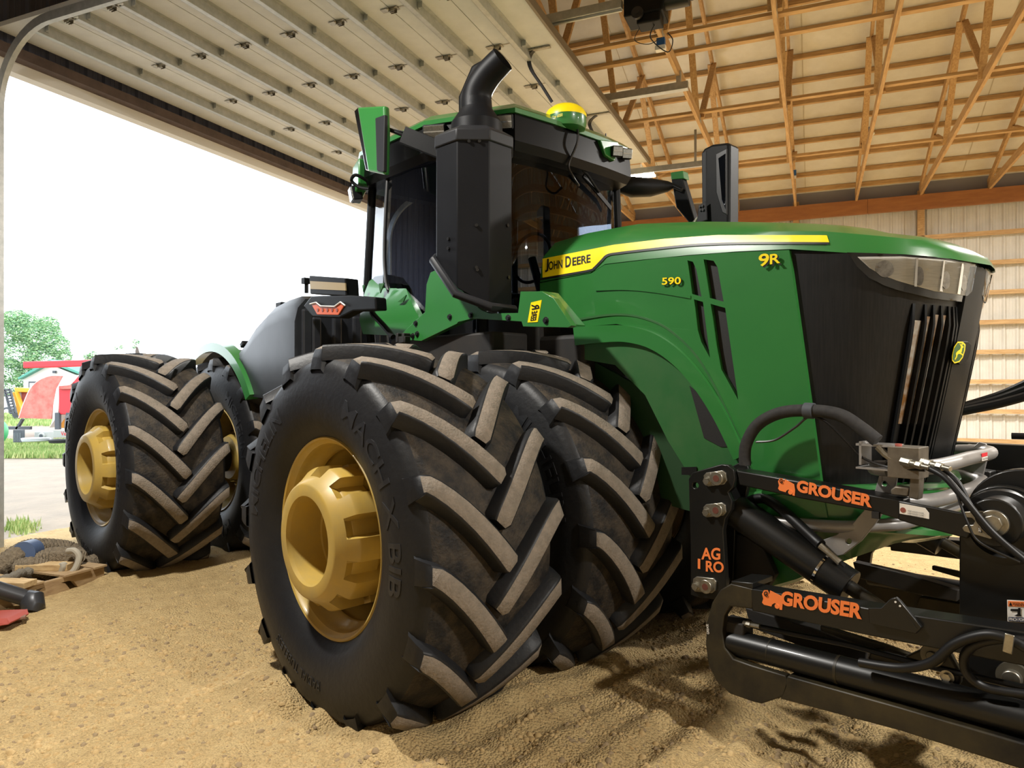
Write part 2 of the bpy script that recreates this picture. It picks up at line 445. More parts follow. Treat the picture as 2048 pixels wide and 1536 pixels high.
# loose stones
mb = MB()
for k in range(14000):
    if k % 3: x = random.uniform(-3.4, 3.2); y = random.uniform(2.9, 5.2)
    else: x = random.uniform(-5.0, 4.0); y = random.uniform(3.2, 8.0)
    u_, v_ = tloc(x, y)
    if any(abs(v_ - tv) < .47 and abs(u_ - tu) < .75 for tv, tu, _ in TW) or (x < -3.15 and y > 4.6): continue
    r = random.choice((0.004, 0.005, 0.006, 0.007, 0.008, 0.010, 0.012, 0.017)) * random.uniform(0.7, 1.3)
    q = Vector((x, y, ground_z(x, y) - r * 0.15)); a = random.random() * 6.28
    R = Matrix.Rotation(a, 3, 'Z') @ Matrix.Rotation(random.uniform(-.25, .25), 3, 'X')
    sx, sy, sz = r * random.uniform(0.9, 1.5), r, r * random.uniform(0.7, 1.0)
    pts = [Vector((sx * cos(t) * random.uniform(.8, 1.1), sy * sin(t) * random.uniform(.8, 1.1), 0)) for t in (.2, 1.25, 2.3, 3.34, 4.4, 5.4)]
    pts += [p * .62 + Vector((0, 0, sz * .75)) for p in pts] + [Vector((0, 0, sz * .95))]
    fs_ = [(i, (i + 1) % 6, 6 + (i + 1) % 6, 6 + i) for i in range(6)] + [(6 + i, 6 + (i + 1) % 6, 12) for i in range(6)]
    mb.add([q + R @ p for p in pts], fs_, random.choice((0, 0, 0, 1)))
tag(mb.build('pebbles', [M('pebble_tan', S('B89E70'), 0.9, rgb2=S('A08456'), nscale=20), M('pebble_brown', S('8A7658'), 0.9)], smooth=60), 'small tan stones scattered over the dirt floor', 'stones', kind='stuff')
# outside ground
mb = MB()
GRAV = M('pale_gravel', S('9C8E7C'), 0.95, rgb2=S('7F766A'), nscale=1.6, namt=1.0, bump=0.8, bscale=14)
xs = axis(-140, -24, 0, 30, 0.6, 1.25); aa = axis(-60, 0, 20, 150, 0.6, 1.25)
xs = [x for x in axis(-160, -14, -8.05, -8.05, 0.25, 1.22)]
vs_ = []
for a in aa:
    for e in xs:
        t = sstep((-8.0 - e) / 5); vs_.append((e, a, 0.02 - 0.06 * t + 0.03 * noise.noise((e * .8, a * .8, 3)) * t + 0.012 * noise.noise((e * 3, a * 3, 8))))
ne = len(xs)
mb.add(vs_, [(j * ne + i, j * ne + i + 1, (j + 1) * ne + i + 1, (j + 1) * ne + i) for j in range(len(aa) - 1) for i in range(ne - 1)])
tag(bobj(mb, 'ground_outside', GRAV, smooth=180), 'pale gravel yard outside the open door', 'ground', kind='structure')
mb = MB(); mb.box((-7.98, (DA0 + DA1) / 2, 0.0), (0.30, DA1 - DA0 + 0.3, 0.10))
tag(bobj(mb, 'trim_1', M('pale_concrete', S('B8B4AC'), 0.9, rgb2=S('A09C94'), nscale=8), bevel=0.01), 'pale concrete threshold across the door opening', 'threshold', kind='structure')
# walls
def ribbed(mb, p0, p1, z0, z1fn, n_out, pitch=0.229, h=0.03):
    p0 = Vector(p0); p1 = Vector(p1); Ld = (p1 - p0).length; d = (p1 - p0) / Ld; n_out = Vector(n_out)
    prof = []; s = 0.0; k = 0
    while s < Ld:
        for ds, hh in ((0, 0), (0.02, h), (0.045, h), (0.065, 0)):
            if s + ds < Ld: prof.append((s + ds, hh))
        for ds in (0.11, 0.17):
            if s + ds + .012 < Ld: prof += [(s + ds, 0), (s + ds + 0.006, 0.005), (s + ds + 0.012, 0)]
        s += pitch
    prof.append((Ld, 0))
    lo = [p0 + d * a + n_out * b + Vector((0, 0, z0)) for a, b in prof]
    hi = []
    for a, b in prof:
        q = p0 + d * a + n_out * b; hi.append(q + Vector((0, 0, z1fn(q))))
    mb.loft([lo, hi])
mb = MB(); ribbed(mb, (E0, A1 + 0.12, 0), (E1, A1 + 0.12, 0), -0.1, lambda q: 6.06, (0, -1, 0))
tag(bobj(mb, 'wall_back', STEELW, smooth=0), 'white ribbed steel wall under the wooden header', 'wall', kind='structure')
mb = MB()
for a0, a1, zf in ((A0, DA0 - 0.05, -0.1), (DA1 + 0.05, A1, -0.1), (DA0 - 0.05, DA1 + 0.05, DH + 0.12)):
    ribbed(mb, (E0 - 0.1, a0, 0), (E0 - 0.1, a1, 0), zf, lambda q: roofz(q.y) + 0.1, (1, 0, 0))
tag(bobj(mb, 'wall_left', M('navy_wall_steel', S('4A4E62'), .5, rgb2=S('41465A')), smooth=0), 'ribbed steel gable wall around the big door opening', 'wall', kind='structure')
mb = MB(); ribbed(mb, (E1, A0, 0), (E1, A1, 0), -0.1, lambda q: roofz(q.y) + 0.1, (-1, 0, 0), 0.5); ribbed(mb, (E0, A0, 0), (E1, A0, 0), -0.1, lambda q: 6.0, (0, 1, 0), 0.5)
tag(bobj(mb, 'wall_right', STEELW, smooth=0), 'white ribbed steel walls beyond the lamp side of the shed', 'wall', kind='structure')
mb = MB()
for a0, a1 in ((A0 - 0.3, RIDGE), (RIDGE, A1 + 0.3)):
    mb.prism([(E0 - 0.3, a0, roofz(a0) + 0.12), (E1 + .3, a0, roofz(a0) + 0.12), (E1 + .3, a1, roofz(a1) + 0.12), (E0 - 0.3, a1, roofz(a1) + 0.12)], (0, 0, 0.05))
k = -7.0
tag(bobj(mb, 'ceiling', INSUL, smooth=0), 'off-white roof liner above the wooden purlins', 'ceiling', kind='structure')
mb = MB()
for e in [E0 + 1.7 + 3.0 * i for i in range(7)]:
    mb.prism([(e, RIDGE, roofz(RIDGE) + .115), (e + .012, RIDGE, roofz(RIDGE) + .115), (e + .012, A1, roofz(A1) + .115), (e, A1, roofz(A1) + .115)], (0, 0, -0.006))
tag(bobj(mb, 'ceiling_trim', M('liner_seam', S('B9B09C'), .8), smooth=0), 'thin seams between the roof liner sheets', 'seam', kind='structure')
for i, e in enumerate([-6.55 + 1.23 * k for k in range(16)]):      # trusses, about 1.2 m apart
    mb = MB(); zb = 5.80; BW = 0.045
    mb.beam((e, A0 + .1, zb), (e, A1, zb), BW, 0.14)
    mb.beam((e, A1, EAVE - 0.06), (e, RIDGE, roofz(RIDGE) - 0.06), BW, 0.14); mb.beam((e, A0, EAVE - .06), (e, RIDGE, roofz(RIDGE) - .06), BW, 0.14)
    bn = [17.0, 13.9, 11.1, 8.2, 5.15]; tn = [15.4, 12.6, 9.7, 7.0, 5.15]
    for s in (1, -1):
        fl = (lambda a: a) if s > 0 else (lambda a: 2 * RIDGE - a)
        for j in range(4):
            off = 0.03
            mb.beam((e + off, fl(tn[j]), roofz(tn[j]) - .1), (e + off, fl(bn[j + 1]), zb), 0.04, 0.09, up=(1, 0, 0))
            mb.beam((e - off, fl(bn[j + 1]), zb), (e - off, fl(tn[j + 1]), roofz(tn[j + 1]) - .1), 0.04, 0.09, up=(1, 0, 0))
        for aa_ in (15.9, 13.9, 11.1, 8.2):
            mb.box((e + .024, fl(aa_), zb), (0.004, 0.16, 0.10), mi=1)
    tag(bobj(mb, 'ceiling_beam', [WOODY, GALV], smooth=0), 'pine roof truss, one of the row spanning the shed', 'roof truss', group='pine roof trusses', kind='structure')
k = 0; a = A1 - 0.2
while a > RIDGE - 0.3:                                               # purlins of the slope in view
    mb = MB(); z = roofz(a)
    mb.box(((E0 + E1) / 2, a, z + 0.062), (E1 - E0, 0.040, 0.095), Matrix.Rotation(-math.atan(SLOPE), 3, 'X'))
    tag(bobj(mb, 'ceiling_beam', WOODX, smooth=0), 'pine purlin under the roof liner', 'purlin', group='pine purlins under the roof', kind='structure')
    a -= 0.585
for a, z in ((13.9, 5.9), (11.1, 5.9), (9.0, 5.9), (9.0 - .5, 5.9), (5.6, 5.9)):   # braces across the trusses
    mb = MB(); mb.box(((E0 + E1) / 2, a, z), (E1 - E0, 0.09, 0.04))
    tag(bobj(mb, 'ceiling_beam', WOODX, smooth=0), 'long pine brace laid across the truss bottom chords', 'brace', group='long braces across the trusses', kind='structure')
mb = MB()
for i in range(7): mb.box((E0 + 1.7 + 2.9 * i, A1 - .11 + .002 * (i % 2), 5.595), (2.895, 0.09, 0.31))
tag(bobj(mb, 'wall_beam', LVL, smooth=0, bevel=0.004), 'brown laminated header beam above the ribbed wall', 'beam', kind='structure')
for i in range(8):
    mb = MB(); mb.box((-7.77 + 2.46 * i, A1 - 0.02, 2.9), (0.13, 0.12, 5.9))
    tag(bobj(mb, 'wall_column', WOOD, smooth=0), 'pine post against the ribbed wall', 'post', group='pine wall posts', kind='structure')
for i in range(9):
    mb = MB(); z = 0.58 + 0.61 * i if i < 8 else 0.30
    mb.box(((E0 + E1) / 2, A1 - 0.06, z if i < 8 else 0.22), (E1 - E0, 0.04, 0.09 if i < 8 else 0.2))
    tag(bobj(mb, 'wall_beam', WOODX, smooth=0), 'horizontal pine girt across the ribbed wall', 'girt', group='horizontal wall girts', kind='structure')
mb = MB(); mb.box(((E0 + E1) / 2, A1 + .06, 5.90), (E1 - E0, 0.02, 0.32)); tag(bobj(mb, 'wall_trim', M('grey_eave_liner', S('85838A'), .6), smooth=0), 'dark grey strip between the header beam and the roof liner', 'strip', kind='structure')
# header over the door opening
mb = MB(); mb.box((-8.06, (DA0 + DA1) / 2, DH + 0.085), (0.14, DA1 - DA0 + 1.0, 0.17))
tag(bobj(mb, 'trim_2', M('white_trim', S('DAD8D2'), .5), smooth=0), 'white outer trim along the top of the door opening', 'trim', kind='structure')
mb = MB(); mb.box((-7.92, (DA0 + DA1) / 2, DH + 0.172), (0.14, DA1 - DA0 + 1.0, 0.11))
tag(bobj(mb, 'trim_3', M('dark_header_wood', S('5A4A44'), .7, rgb2=S('463833'), nscale=5), smooth=0), 'dark wooden header above the door opening', 'header', kind='structure')
for nm, aj, lb in (('trim_4', DA0 - 0.12, 'jamb beside the rope pile'), ('trim_5', DA1 + 0.12, 'jamb behind the tractor')):
    mb = MB(); mb.box((-7.95, aj, DH / 2 + .1), (0.24, 0.14, DH + .2))
    tag(bobj(mb, nm, M('white_trim', None), smooth=0), 'white door ' + lb, 'jamb', kind='structure')
# overhead sectional door, rolled up under the roof
PZ = 5.46
door = empty('door_1', BLD(-5.1, 8.25, PZ), BR); tag(door, 'white overhead sectional door rolled up flat under the roof', 'overhead door', kind='structure')
def dbuild(mb, name, mat, **k):
    mb.v = [p - Vector((-5.1, 8.25, PZ)) for p in mb.v]
    return mb.build(name, mat, parent=door, **k)
seams = [-3.24 - 0.63 * i for i in range(7)]
edges = [-2.55] + seams + [-7.88]
for e1, e0 in zip(edges, edges[1:]):
    mb = MB(); mb.box(((e0 + e1) / 2, (DA0 + DA1) / 2, PZ + 0.03), (e1 - e0 - 0.008, DA1 - DA0 - 0.04, 0.05)); dbuild(mb, 'door_section', PANELW, smooth=0, bevel=0.003)
for i in range(8):
    e = -2.92 - 0.63 * i; mb = MB(); la, lb = DA0 + .1, DA1 - .1; lc = (la + lb) / 2; ll = lb - la
    mb.box((e, lc, PZ - 0.045), (0.004, ll, 0.10)); mb.box((e - 0.028, lc, PZ - 0.095), (0.056, ll, 0.004)); mb.box((e + 0.02, lc, PZ + .002), (0.04, ll, 0.004)); mb.box((e - .056, lc, PZ - 0.087), (0.004, ll, 0.02))
    for aa_ in [DA0 + 0.2 + 1.115 * j for j in range(7)]: mb.box((e + 0.012, aa_, PZ - 0.03), (0.004, 0.035, 0.07)); mb.box((e + .03, aa_ - .015, PZ - 0.03), (0.05, 0.004, 0.06))
    dbuild(mb, 'stiffening_rib', GALV, smooth=0)
for sm in seams:
    for j in range(7):
        aa_ = DA0 + 0.2 + 1.115 * j; mb = MB()
        mb.box((sm + .05, aa_, PZ - 0.004), (0.09, 0.07, 0.004)); mb.box((sm - .05, aa_, PZ - 0.004), (0.09, 0.07, 0.004))
        mb.cyl((sm, aa_ - .05, PZ - 0.014), (sm, aa_ + .05, PZ - 0.014), 0.011, 8); mb.box((sm + .03, aa_ + .025, PZ - .02), (.07, .004, .03)); mb.box((sm + .03, aa_ - .025, PZ - .02), (.07, .004, .03))
        mb.cyl((sm, aa_, PZ - .03), (sm + .05, aa_, PZ - .03), .006, 6); mb.box((sm + .2, aa_, PZ + .003), (.24, .018, .003))
        dbuild(mb, 'hinge', STEEL, smooth=30)
mb = MB(); mb.box((-2.545, (DA0 + DA1) / 2, PZ + .02), (0.03, DA1 - DA0, 0.09)); dbuild(mb, 'edge_trim', M('bronze_seal', S('7C7262'), .5, .4), smooth=0)
for pts, d0, d1 in (([(1072, 97), (1062, 108), (1058, 122), (1064, 142), (1084, 172), (1104, 204)], 7.85, 8.1), ([(1196, 229), (1184, 238), (1179, 248), (1184, 262), (1192, 278)], 9.75, 9.95)):
    mb = MB(); P = spl([wpt(x, y, d0 + (d1 - d0) * i / (len(pts) - 1)) for i, (x, y) in enumerate(pts)], 5)
    for a_, b_ in zip(P, P[1:]): mb.beam(a_, b_ + (b_ - a_) * .1, .045, .012)
    iv = Matrix.Rotation(PSI, 3, 'Z'); mb.v = [iv @ (p - Vector(door.location)) for p in mb.v]
    mb.build('door_arm', M('black_strap_iron', S('1A1A1C'), .5), door, smooth=0)
    h0 = iv @ (P[0] - Vector(door.location)); mb = MB(); mb.box((h0.x, h0.y, -.012), (.34, .05, .016)); mb.build('arm_bracket', STEEL, door, smooth=0, bevel=.003)
# tracks
def track(aj, name, lb, full=True, z=5.36, endE=-1.4):
    mb = MB(); path = [(-7.72, aj, 0.05), (-7.72, aj, 4.55)] if full else [(-7.2, aj, z)]
    if full:
        for k in range(1, 13):
            t = k / 12 * pi / 2; path.append((-7.72 + 0.8 * (1 - cos(t)), aj, 4.55 + 0.81 * sin(t)))
    path.append((endE, aj, z))
    P = [Vector(p) for p in path]; rings = []
    for i, p in enumerate(P):
        d = (P[min(i + 1, len(P) - 1)] - P[max(i - 1, 0)]).normalized(); n = Vector((0, 1, 0)).cross(d); s = Vector((0, 1, 0))
        rings.append([p + s * a + n * b for a, b in ((0.0, -0.045), (0.05, -0.045), (0.05, -0.03), (0.012, -0.03), (0.012, 0.03), (0.05, 0.03), (0.05, 0.045), (0, 0.045))])
    mb.loft(rings, True, capa=True, capb=True)
    if full: mb.box((-7.80, aj - 0.03, 2.3), (0.06, 0.10, 4.6))
    for e in (-5.5, -3.6, -1.8): mb.box((e, aj - .01, z + .3), (0.04, 0.006, 0.52))
    return tag(bobj(mb, name, GALV, smooth=30), lb, 'door track', kind='structure')
track(DA0 - 0.06, 'trim_6', 'curved galvanized door track at the rope pile side of the opening')
track(DA1 + 0.04, 'trim_7', 'galvanized door track ending beside the bright ceiling light')
# opener and its rail
orl = MB(); orl.box((-3.50, 7.28, 5.72), (3.3, 0.075, 0.10)); orl.box((-3.50, 7.28, 5.655), (3.3, 0.03, 0.02))
rail_o = bobj(orl, 'opener_rail', GALV, smooth=0, bevel=0.01); tag(rail_o, 'long galvanized opener rail running to the black motor under the trusses', 'rail')
sup = MB(); sup.box((-3.2, 9.3, 5.60), (3.4, 0.06, 0.10)); sup.box((-3.2, 9.3, 5.55), (3.4, 0.10, 0.012)); sup.box((-1.62, 9.3, 5.72), (0.06, 0.05, 0.16)); sup.box((-3.2, 9.3, 5.73), (0.05, .04, .2))
tag(bobj(sup, 'support_rail', GALV, smooth=0, bevel=0.006), 'shorter galvanized rail hung from the truss between motor and bright light', 'rail')
op = empty('door_opener', BLD(-1.60, 7.28, 5.60), BR); tag(op, 'black electric door opener motor box hanging under the trusses', 'door opener')
mb = MB(); mb.box((0, 0, 0.02), (0.40, 0.32, 0.24)); mb.box((0.05, -.04, -0.13), (0.24, 0.20, 0.12)); mb.box((-.1, .06, .16), (.2, .2, .12)); mb.build('motor_housing', BLKP, op, smooth=0, bevel=0.015)
mb = MB(); mb.cyl((0.16, -.02, 0.04), (0.44, -.02, 0.04), 0.085, 24); mb.cyl((.44, -.02, .04), (.48, -.02, .04), .04, 16); mb.build('motor', M('black_motor', S('1B1B1E'), .4), op, bevel=.004)
mb = MB(); mb.cyl((-.05, -.16, -.1), (-.05, -.20, -.1), .06, 20); mb.cyl((-.05, -.15, -.1), (-.05, -.21, -.1), .02, 12); mb.build('pulley', M('black_motor', None), op)
mb = MB(); mb.tube(spl([(.1, -.05, -.18), (.05, -.02, -.3), (.2, .1, -.42), (.25, .12, -.3), (.2, .1, -.22)], 6), .006, 6); mb.tube(spl([(-.05, -.05, -.18), (-.12, 0, -.28), (.02, .02, -.34), (.15, .05, -.28)], 6), .004, 6); mb.build('cord', M('black_cord', S('151515'), .5), op)
ob = empty('outlet_box', wpt(1322, 86, 7.75), BR); tag(ob, 'blue and white outlet box on the truss below the opener motor', 'outlet')
mb = MB(); mb.box((0, 0, 0), (.09, .06, .10)); mb.build('box_body', M('blue_plastic', S('2F5F9A'), .5), ob, smooth=0, bevel=.004)
mb = MB(); mb.box((0, -.02, -.07), (.11, .08, .05)); mb.build('socket', WHT, ob, smooth=0, bevel=.004)
for nm, (px, py, d), lb in (('ceiling_sensor', (1740, 268, 12.3), 'white round sensor under a truss chord'), ('outlet_box', (1588, 352, 14.6), 'small blue and white box low on a truss near the header')):
    c = wpt(px, py, d); o = empty(nm, c, BR); tag(o, lb, 'sensor' if 'sensor' in nm else 'outlet')
    mb = MB(); mb.box((0, 0, .06), (.09, .05, .12)); mb.build('box_body', M('blue_plastic', None), o, smooth=0, bevel=.004)
    mb = MB()
    if 'sensor' in nm: mb.lathe([(0.001, -.03), (.05, -.03), (.075, -.005), (.075, .01), (.001, .01)], 20, 'z')
    else: mb.box((0, -.02, -.03), (.09, .05, .05))
    mb.build('sensor_cap' if 'sensor' in nm else 'socket', WHT, o)
lc = wpt(1282, 352, 12.2); lf = empty('shop_light', lc, BR); lamp('shop_light_lamp', lc + Vector((0, 0, -.03)), 900, 0.3, WARM); tag(lf, 'glaring LED shop light hung beside the end of the door track', 'light')
mb = MB(); mb.box((0, 0, .03), (.40, .16, .04)); mb.box((0, 0, .18), (.01, .01, .3)); mb.build('lamp_body', M('white_trim', None), lf, smooth=0, bevel=.006)
mb = MB(); mb.box((0, 0, 0), (.46, .2, .03)); mb.build('lamp_lens', M('led_glow', (1, .96, .9), emit=60), lf, smooth=0)
mb = MB()
# ---------------------------------------------------------------- the tractor
TR = empty('tractor', T0, TA)
tag(TR, 'big green four-wheel-drive tractor on dual wheels parked in the shed doorway', 'tractor')
def part(mb, name, mat, parent=TR, **k): return mb.build(name, mat, parent, **k)
# --- wheels
RT, WT = 1.06, 0.90
def carc(y):      # carcass radius across the tread
    return 0.985 - 0.030 * (abs(y) / 0.43) ** 2
def flat(p, ground):   # tire pressed flat where it stands
    if p.z < ground: p.z = ground + (p.z - ground) * 0.12
    return p
def tire_mb(sgn):
    mb = MB(); prof = [(.515, -.33), (.540, -.352), (.565, -.375), (.62, -.408), (.70, -.432), (.77, -.438), (.83, -.432), (.875, -.418), (.90, -.412), (.93, -.40), (.957, -.37)]
    prof += [(carc(y), y) for y in (-.3, -.2, -.1, 0, .1, .2, .3)] + [(r, -y) for r, y in prof[::-1]]
    NA = 120
    def rf(r, y, a): return r
    o = len(mb.v); mb.lathe(prof, NA, 'y', rfn=rf)
    # dust on the tread floor
    for i, f in enumerate(mb.f):
        c = sum((mb.v[j] for j in f), Vector()) / 4
        if sqrt(c.x ** 2 + c.z ** 2) > 0.955: mb.m[i] = 2
    NL = 16
    for side in (-1, 1):
        for k in range(NL):
            ph0 = 2 * pi * (k + (0.5 if side > 0 else 0)) / NL
            rings = []; ss = [-0.16, -0.09, -0.03, 0.03, 0.12, 0.25, 0.4, 0.55, 0.7, 0.85, 0.96, 1.0]
            for s in ss:
                yc = side * (0.402 - 0.435 * max(s, 0)) if s > 0 else side * (0.402 + 0.014 * min(1, -s / .06))
                if s <= -0.09: yc = side * 0.420 if s > -.15 else side * .426
                adv = 0.42 * (max(s, 0) ** 1.2)
                rt = RT - 0.030 * (abs(yc) / 0.40) ** 2.2 if s >= 0.03 else (1.012 if s > -.05 else (0.962 if s > -.12 else 0.905))
                rb = carc(yc) - 0.012 if s >= 0.03 else (0.93 if s > -.05 else (0.90 if s > -.12 else 0.87))
                if s == 1.0: rt -= 0.012
                wd = 0.046 + 0.006 * max(s, 0) if s >= 0 else 0.046 + 0.16 * (-s)
                if s == 1.0: wd *= 0.72
                # across-lug direction
                dy = -side * 0.435; dph = 0.42 * 1.2 * (max(s, 0.02) ** 0.2)
                t2 = Vector((dph * 1.0, dy)); t2.normalize()
                nx, ny = -t2.y, t2.x      # in (arc, y)
                ring = []
                for off, hh in ((-1.35, 0), (-1.06, .86), (-.82, 1.0), (.82, 1.0), (1.06, .86), (1.35, 0)):
                    arc = off * wd * nx; yy = yc + off * wd * ny * (1 if s >= 0.03 else 0.0)
                    r = rb + (rt - rb) * hh
                    if s < 0.03: yy = yc + (0 if hh > .5 else -side * 0.02)
                    ph = ph0 + adv + arc / 1.0
                    a = pi / 2 - sgn * ph      # over the top, forward and down
                    ring.append(Vector((r * cos(a), yy, r * sin(a))))
                rings.append(ring)
            b0 = len(mb.f); mb.loft(rings)
            nrow = len(ss) - 1
            for i in range(nrow):
                for j in range(5):
                    mb.m[b0 + i * 5 + j] = 1 if (j in (2,) and i >= 2) else 0
            # closed ends
            n0 = len(mb.v) - 6 * len(ss)
            mb.f.append(tuple(n0 + 6 * (len(ss) - 1) + j for j in range(6))); mb.m.append(0)
    for p in mb.v: flat(p, -0.905)
    return mb
def letters_mb(turn=0):
    cur = [None]
    def ring_text(s, off, ac, rb, h, spread):
        V, F, asp = fine_text(s, off)
        A = []
        for lift in (-0.002, 0.0032):
            for x, y in V:
                a = ac - (x - .5) * spread; r = rb + y * h
                yy = interp([(.565, -.375), (.62, -.408), (.70, -.432), (.77, -.438), (.83, -.432), (.875, -.418)], r)
                A.append(flat(Vector((r * cos(a), yy - lift, r * sin(a))), -.905))
        n = len(V); F2 = []; cnt = {}
        for f in F:
            nn = (A[f[1]] - A[f[0]]).cross(A[f[2]] - A[f[0]]); g = f if nn.y < 0 else f[::-1]
            F2.append(tuple(i + n for i in g))
            for a, b in zip(g, g[1:] + g[:1]): cnt[(a, b)] = 1
        for (a, b) in cnt:
            if (b, a) not in cnt: F2.append((a, b, b + n, a + n))
        cur[0].add(A, F2)
    out = []
    for args in (('MICHELIN', .012, radians(150 - turn), .715, .10, .95), ('MACH X BIB', .012, radians(28 - turn), .715, .10, 1.35), ('RADIAL TUBELESS', 0, radians(-105 - turn), .735, .05, .7)):
        mb = MB(); cur[0] = mb; ring_text(*args); out.append(mb)
    return out
def rim_mb(inner):
    mb = MB()
    prof = [(.530, -.285), (.550, -.292), (.553, -.280), (.543, -.262), (.515, -.25), (.508, -.22), (.500, -.17), (.470, -.12), (.462, -.02), (.462, .10), (.49, .16), (.51, .24), (.55, .285), (.53, .28)]
    mb.lathe([(.505, -.335), (.522, -.352), (.526, -.366), (.537, -.371), (.544, -.362), (.541, -.345)], 96)
    mb.lathe([(.505, -.335), (.500, -.31), (.495, -.26), (.470, -.235), (.466, -.215), (.478, -.195), (.476, -.17), (.446, -.13), (.442, .02), (.442, .12), (.48, .18), (.50, .30), (.541, .365)], 96)
    mb.lathe([(.45, .05), (.40, .06), (.30, .075), (.02, .08)] if not inner else [(.45, -.02), (.40, -.05), (.33, -.07), (.26, -.075), (.02, -.075)], 64)
    return mb
def hub_mb():
    mb = MB(); NP = 10
    def rfn(r, y, a):
        if r > .345 and y < -.12:
            t = (a / (2 * pi) * NP) % 1.0
            if abs(t - .5) < .20 and -.39 < y: return r - .055
        return r
    outer = [(.232, -.455), (.236, -.480), (.292, -.482), (.304, -.476), (.335, -.43), (.376, -.385), (.381, -.375), (.383, -.35), (.383, -.27), (.381, -.235), (.352, -.23), (.350, -.20), (.381, -.195), (.383, -.10), (.36, .02), (.36, .07)]
    mb.lathe(outer, 160, rfn=rfn)
    mb.lathe([(.232, -.455), (.226, -.38), (.224, -.28), (.213, -.275), (.212, -.22), (.16, -.215), (.01, -.215)], 64)
    return mb
rim_o, rim_i, hub_m, let_m, let_i = rim_mb(False), rim_mb(True), hub_mb(), letters_mb(), letters_mb(118)
for q_ in rim_o.v: q_.y += .008
proto = {}
def wheel(u, v, z, outer, rot=0.0, fl=1):
    key = (outer, fl)
    if key not in proto:
        r = (rim_o if outer else rim_i).build('wheel', RIMY, TR, smooth=40)
        tm = tire_mb(fl); tm.build('tire', [RUB, RUBT, RUBD], r, smooth=50, fixn=True)
        for l_ in (let_m if outer else let_i): l_.build('tire_lettering', M('raised_rubber', S('191A1D'), .5), r, smooth=0)
        if outer:
            hub_m.build('hub', RIMY, r, smooth=40)
            mb = MB(); mb.tube([(0.33, -.12, .33), (.31, -.2, .31)], .008, 8); mb.build('valve_stem', DARK, r)
        else:
            mb = MB(); mb.lathe([(.20, -.24), (.22, -.24), (.24, -.20), (.24, -.07)], 40); mb.lathe([(.20, -.24), (.01, -.24)], 40); mb.build('hub', RIMY, r)
            for k in range(16):
                mb = MB(); a = 2 * pi * k / 16; c = Vector((.285 * cos(a), -.075, .285 * sin(a))); mb.cyl(c, c + Vector((0, -.05, 0)), .018, 6); mb.cyl(c, c + Vector((0, -.09, 0)), .010, 8); mb.build('wheel_nut', CHR, r, smooth=30)
        proto[key] = r; r.location = (u, v, z); o = r
    else:
        o = copy_tree(proto[key], TR); o.location = (u, v, z)
    o.rotation_euler = (0, 0, pi if v > .3 else 0)
    return o
HF, HR = 0.925, 0.985
RU, RV, RA = -4.015, -.197, radians(3.0)       # the rear half is steered a little against the front
for v_, out in ((-1.837, True), (-.757, False), (.757, False), (1.837, True)):
    wheel(0, v_, HF, out, fl=1 if v_ < 0 else -1); o = wheel(RU - v_ * sin(RA), RV + v_ * cos(RA), HR, out, fl=1 if v_ < 0 else -1); o.rotation_euler.z += RA
# --- axles and belly
mb = MB(); mb.cyl((0, -2.05, HF), (0, 2.05, HF), .15, 24); mb.lathe([(.16, -.35), (.3, -.2), (.34, 0), (.3, .2), (.16, .35)], 24, c=(0, 0, HF)); part(mb, 'axle', DARK)
mb = MB(); mb.cyl((RU, -2.0, HR), (RU, 1.7, HR), .15, 24); mb.lathe([(.16, -.35), (.3, -.2), (.34, 0), (.3, .2), (.16, .35)], 24, c=(RU, RV, HR)); part(mb, 'axle', DARK)
mb = MB(); mb.box((.4, 0, 1.35), (3.6, .70, .75)); mb.box((-.5, 0, 1.85), (1.9, 1.25, .45)); mb.box((-2.0, 0, 1.1), (1.3, .5, .5)); mb.box((-3.7, 0, 1.45), (2.0, .75, .7)); part(mb, 'chassis', DARK, bevel=.03)
# --- hood
SEAM = [(1080, 564), (1184, 545), (1210, 528), (1330, 514), (1450, 504), (1577, 498), (1640, 502), (1700, 506), (1800, 509), (1900, 517), (1985, 531)]
CRE = [(1085, 515), (1245, 482), (1450, 464), (1640, 462), (1740, 470), (1859, 482), (1949, 504), (1988, 523)]
SIL = [(1099, 489), (1172, 467), (1274, 448), (1391, 443), (1538, 445), (1640, 449), (1740, 462), (1859, 475), (1949, 498), (1988, 519)]
PLAN = [(.027, -.60), (.15, -.60), (.26, -.60), (.33, -.60), (.37, -.60), (.40, -.60), (.44, -.60), (.48, -.60), (.53, -.60), (.6, -.60), (.75, -.60), (.9, -.60), (1.2, -.60), (1.5, -.60), (1.7, -.60), (1.80, -.598), (1.95, -.588), (2.09, -.57), (2.21, -.54), (2.31, -.49), (2.385, -.42), (2.445, -.34), (2.49, -.24), (2.515, -.12), (2.525, 0)]
def hood_station(i):
    u, v = PLAN[i]
    if i == 0: t = Vector((1, 0))
    elif i == len(PLAN) - 1: t = Vector((0, 1))
    else: t = Vector((PLAN[i + 1][0] - PLAN[i - 1][0], PLAN[i + 1][1] - PLAN[i - 1][1])).normalized()
    n = Vector((-t.y, t.x))      # inward
    zb = zpix(u, v, interp(SEAM, px_uv(u, v)))
    pts = [Vector((u, v, zb))]
    for off, tab, dz in ((.012, None, .5), (.03, CRE, 0), (.15, SIL, 0)):
        a, b = u + n.x * off, v + n.y * off
        if tab is None: pts.append(Vector((a, b, zb))); continue
        pts.append(Vector((a, b, zpix(a, b, interp(tab, px_uv(a, b))))))
    pts[1].z = (pts[0].z + pts[2].z) / 2
    su = min(u, 2.08); c = Vector((su, 0, pts[3].z + .035))
    pts.append(pts[3].lerp(c, .35) + Vector((0, 0, .012))); pts.append(c)
    return pts
st = [hood_station(i) for i in range(len(PLAN))]
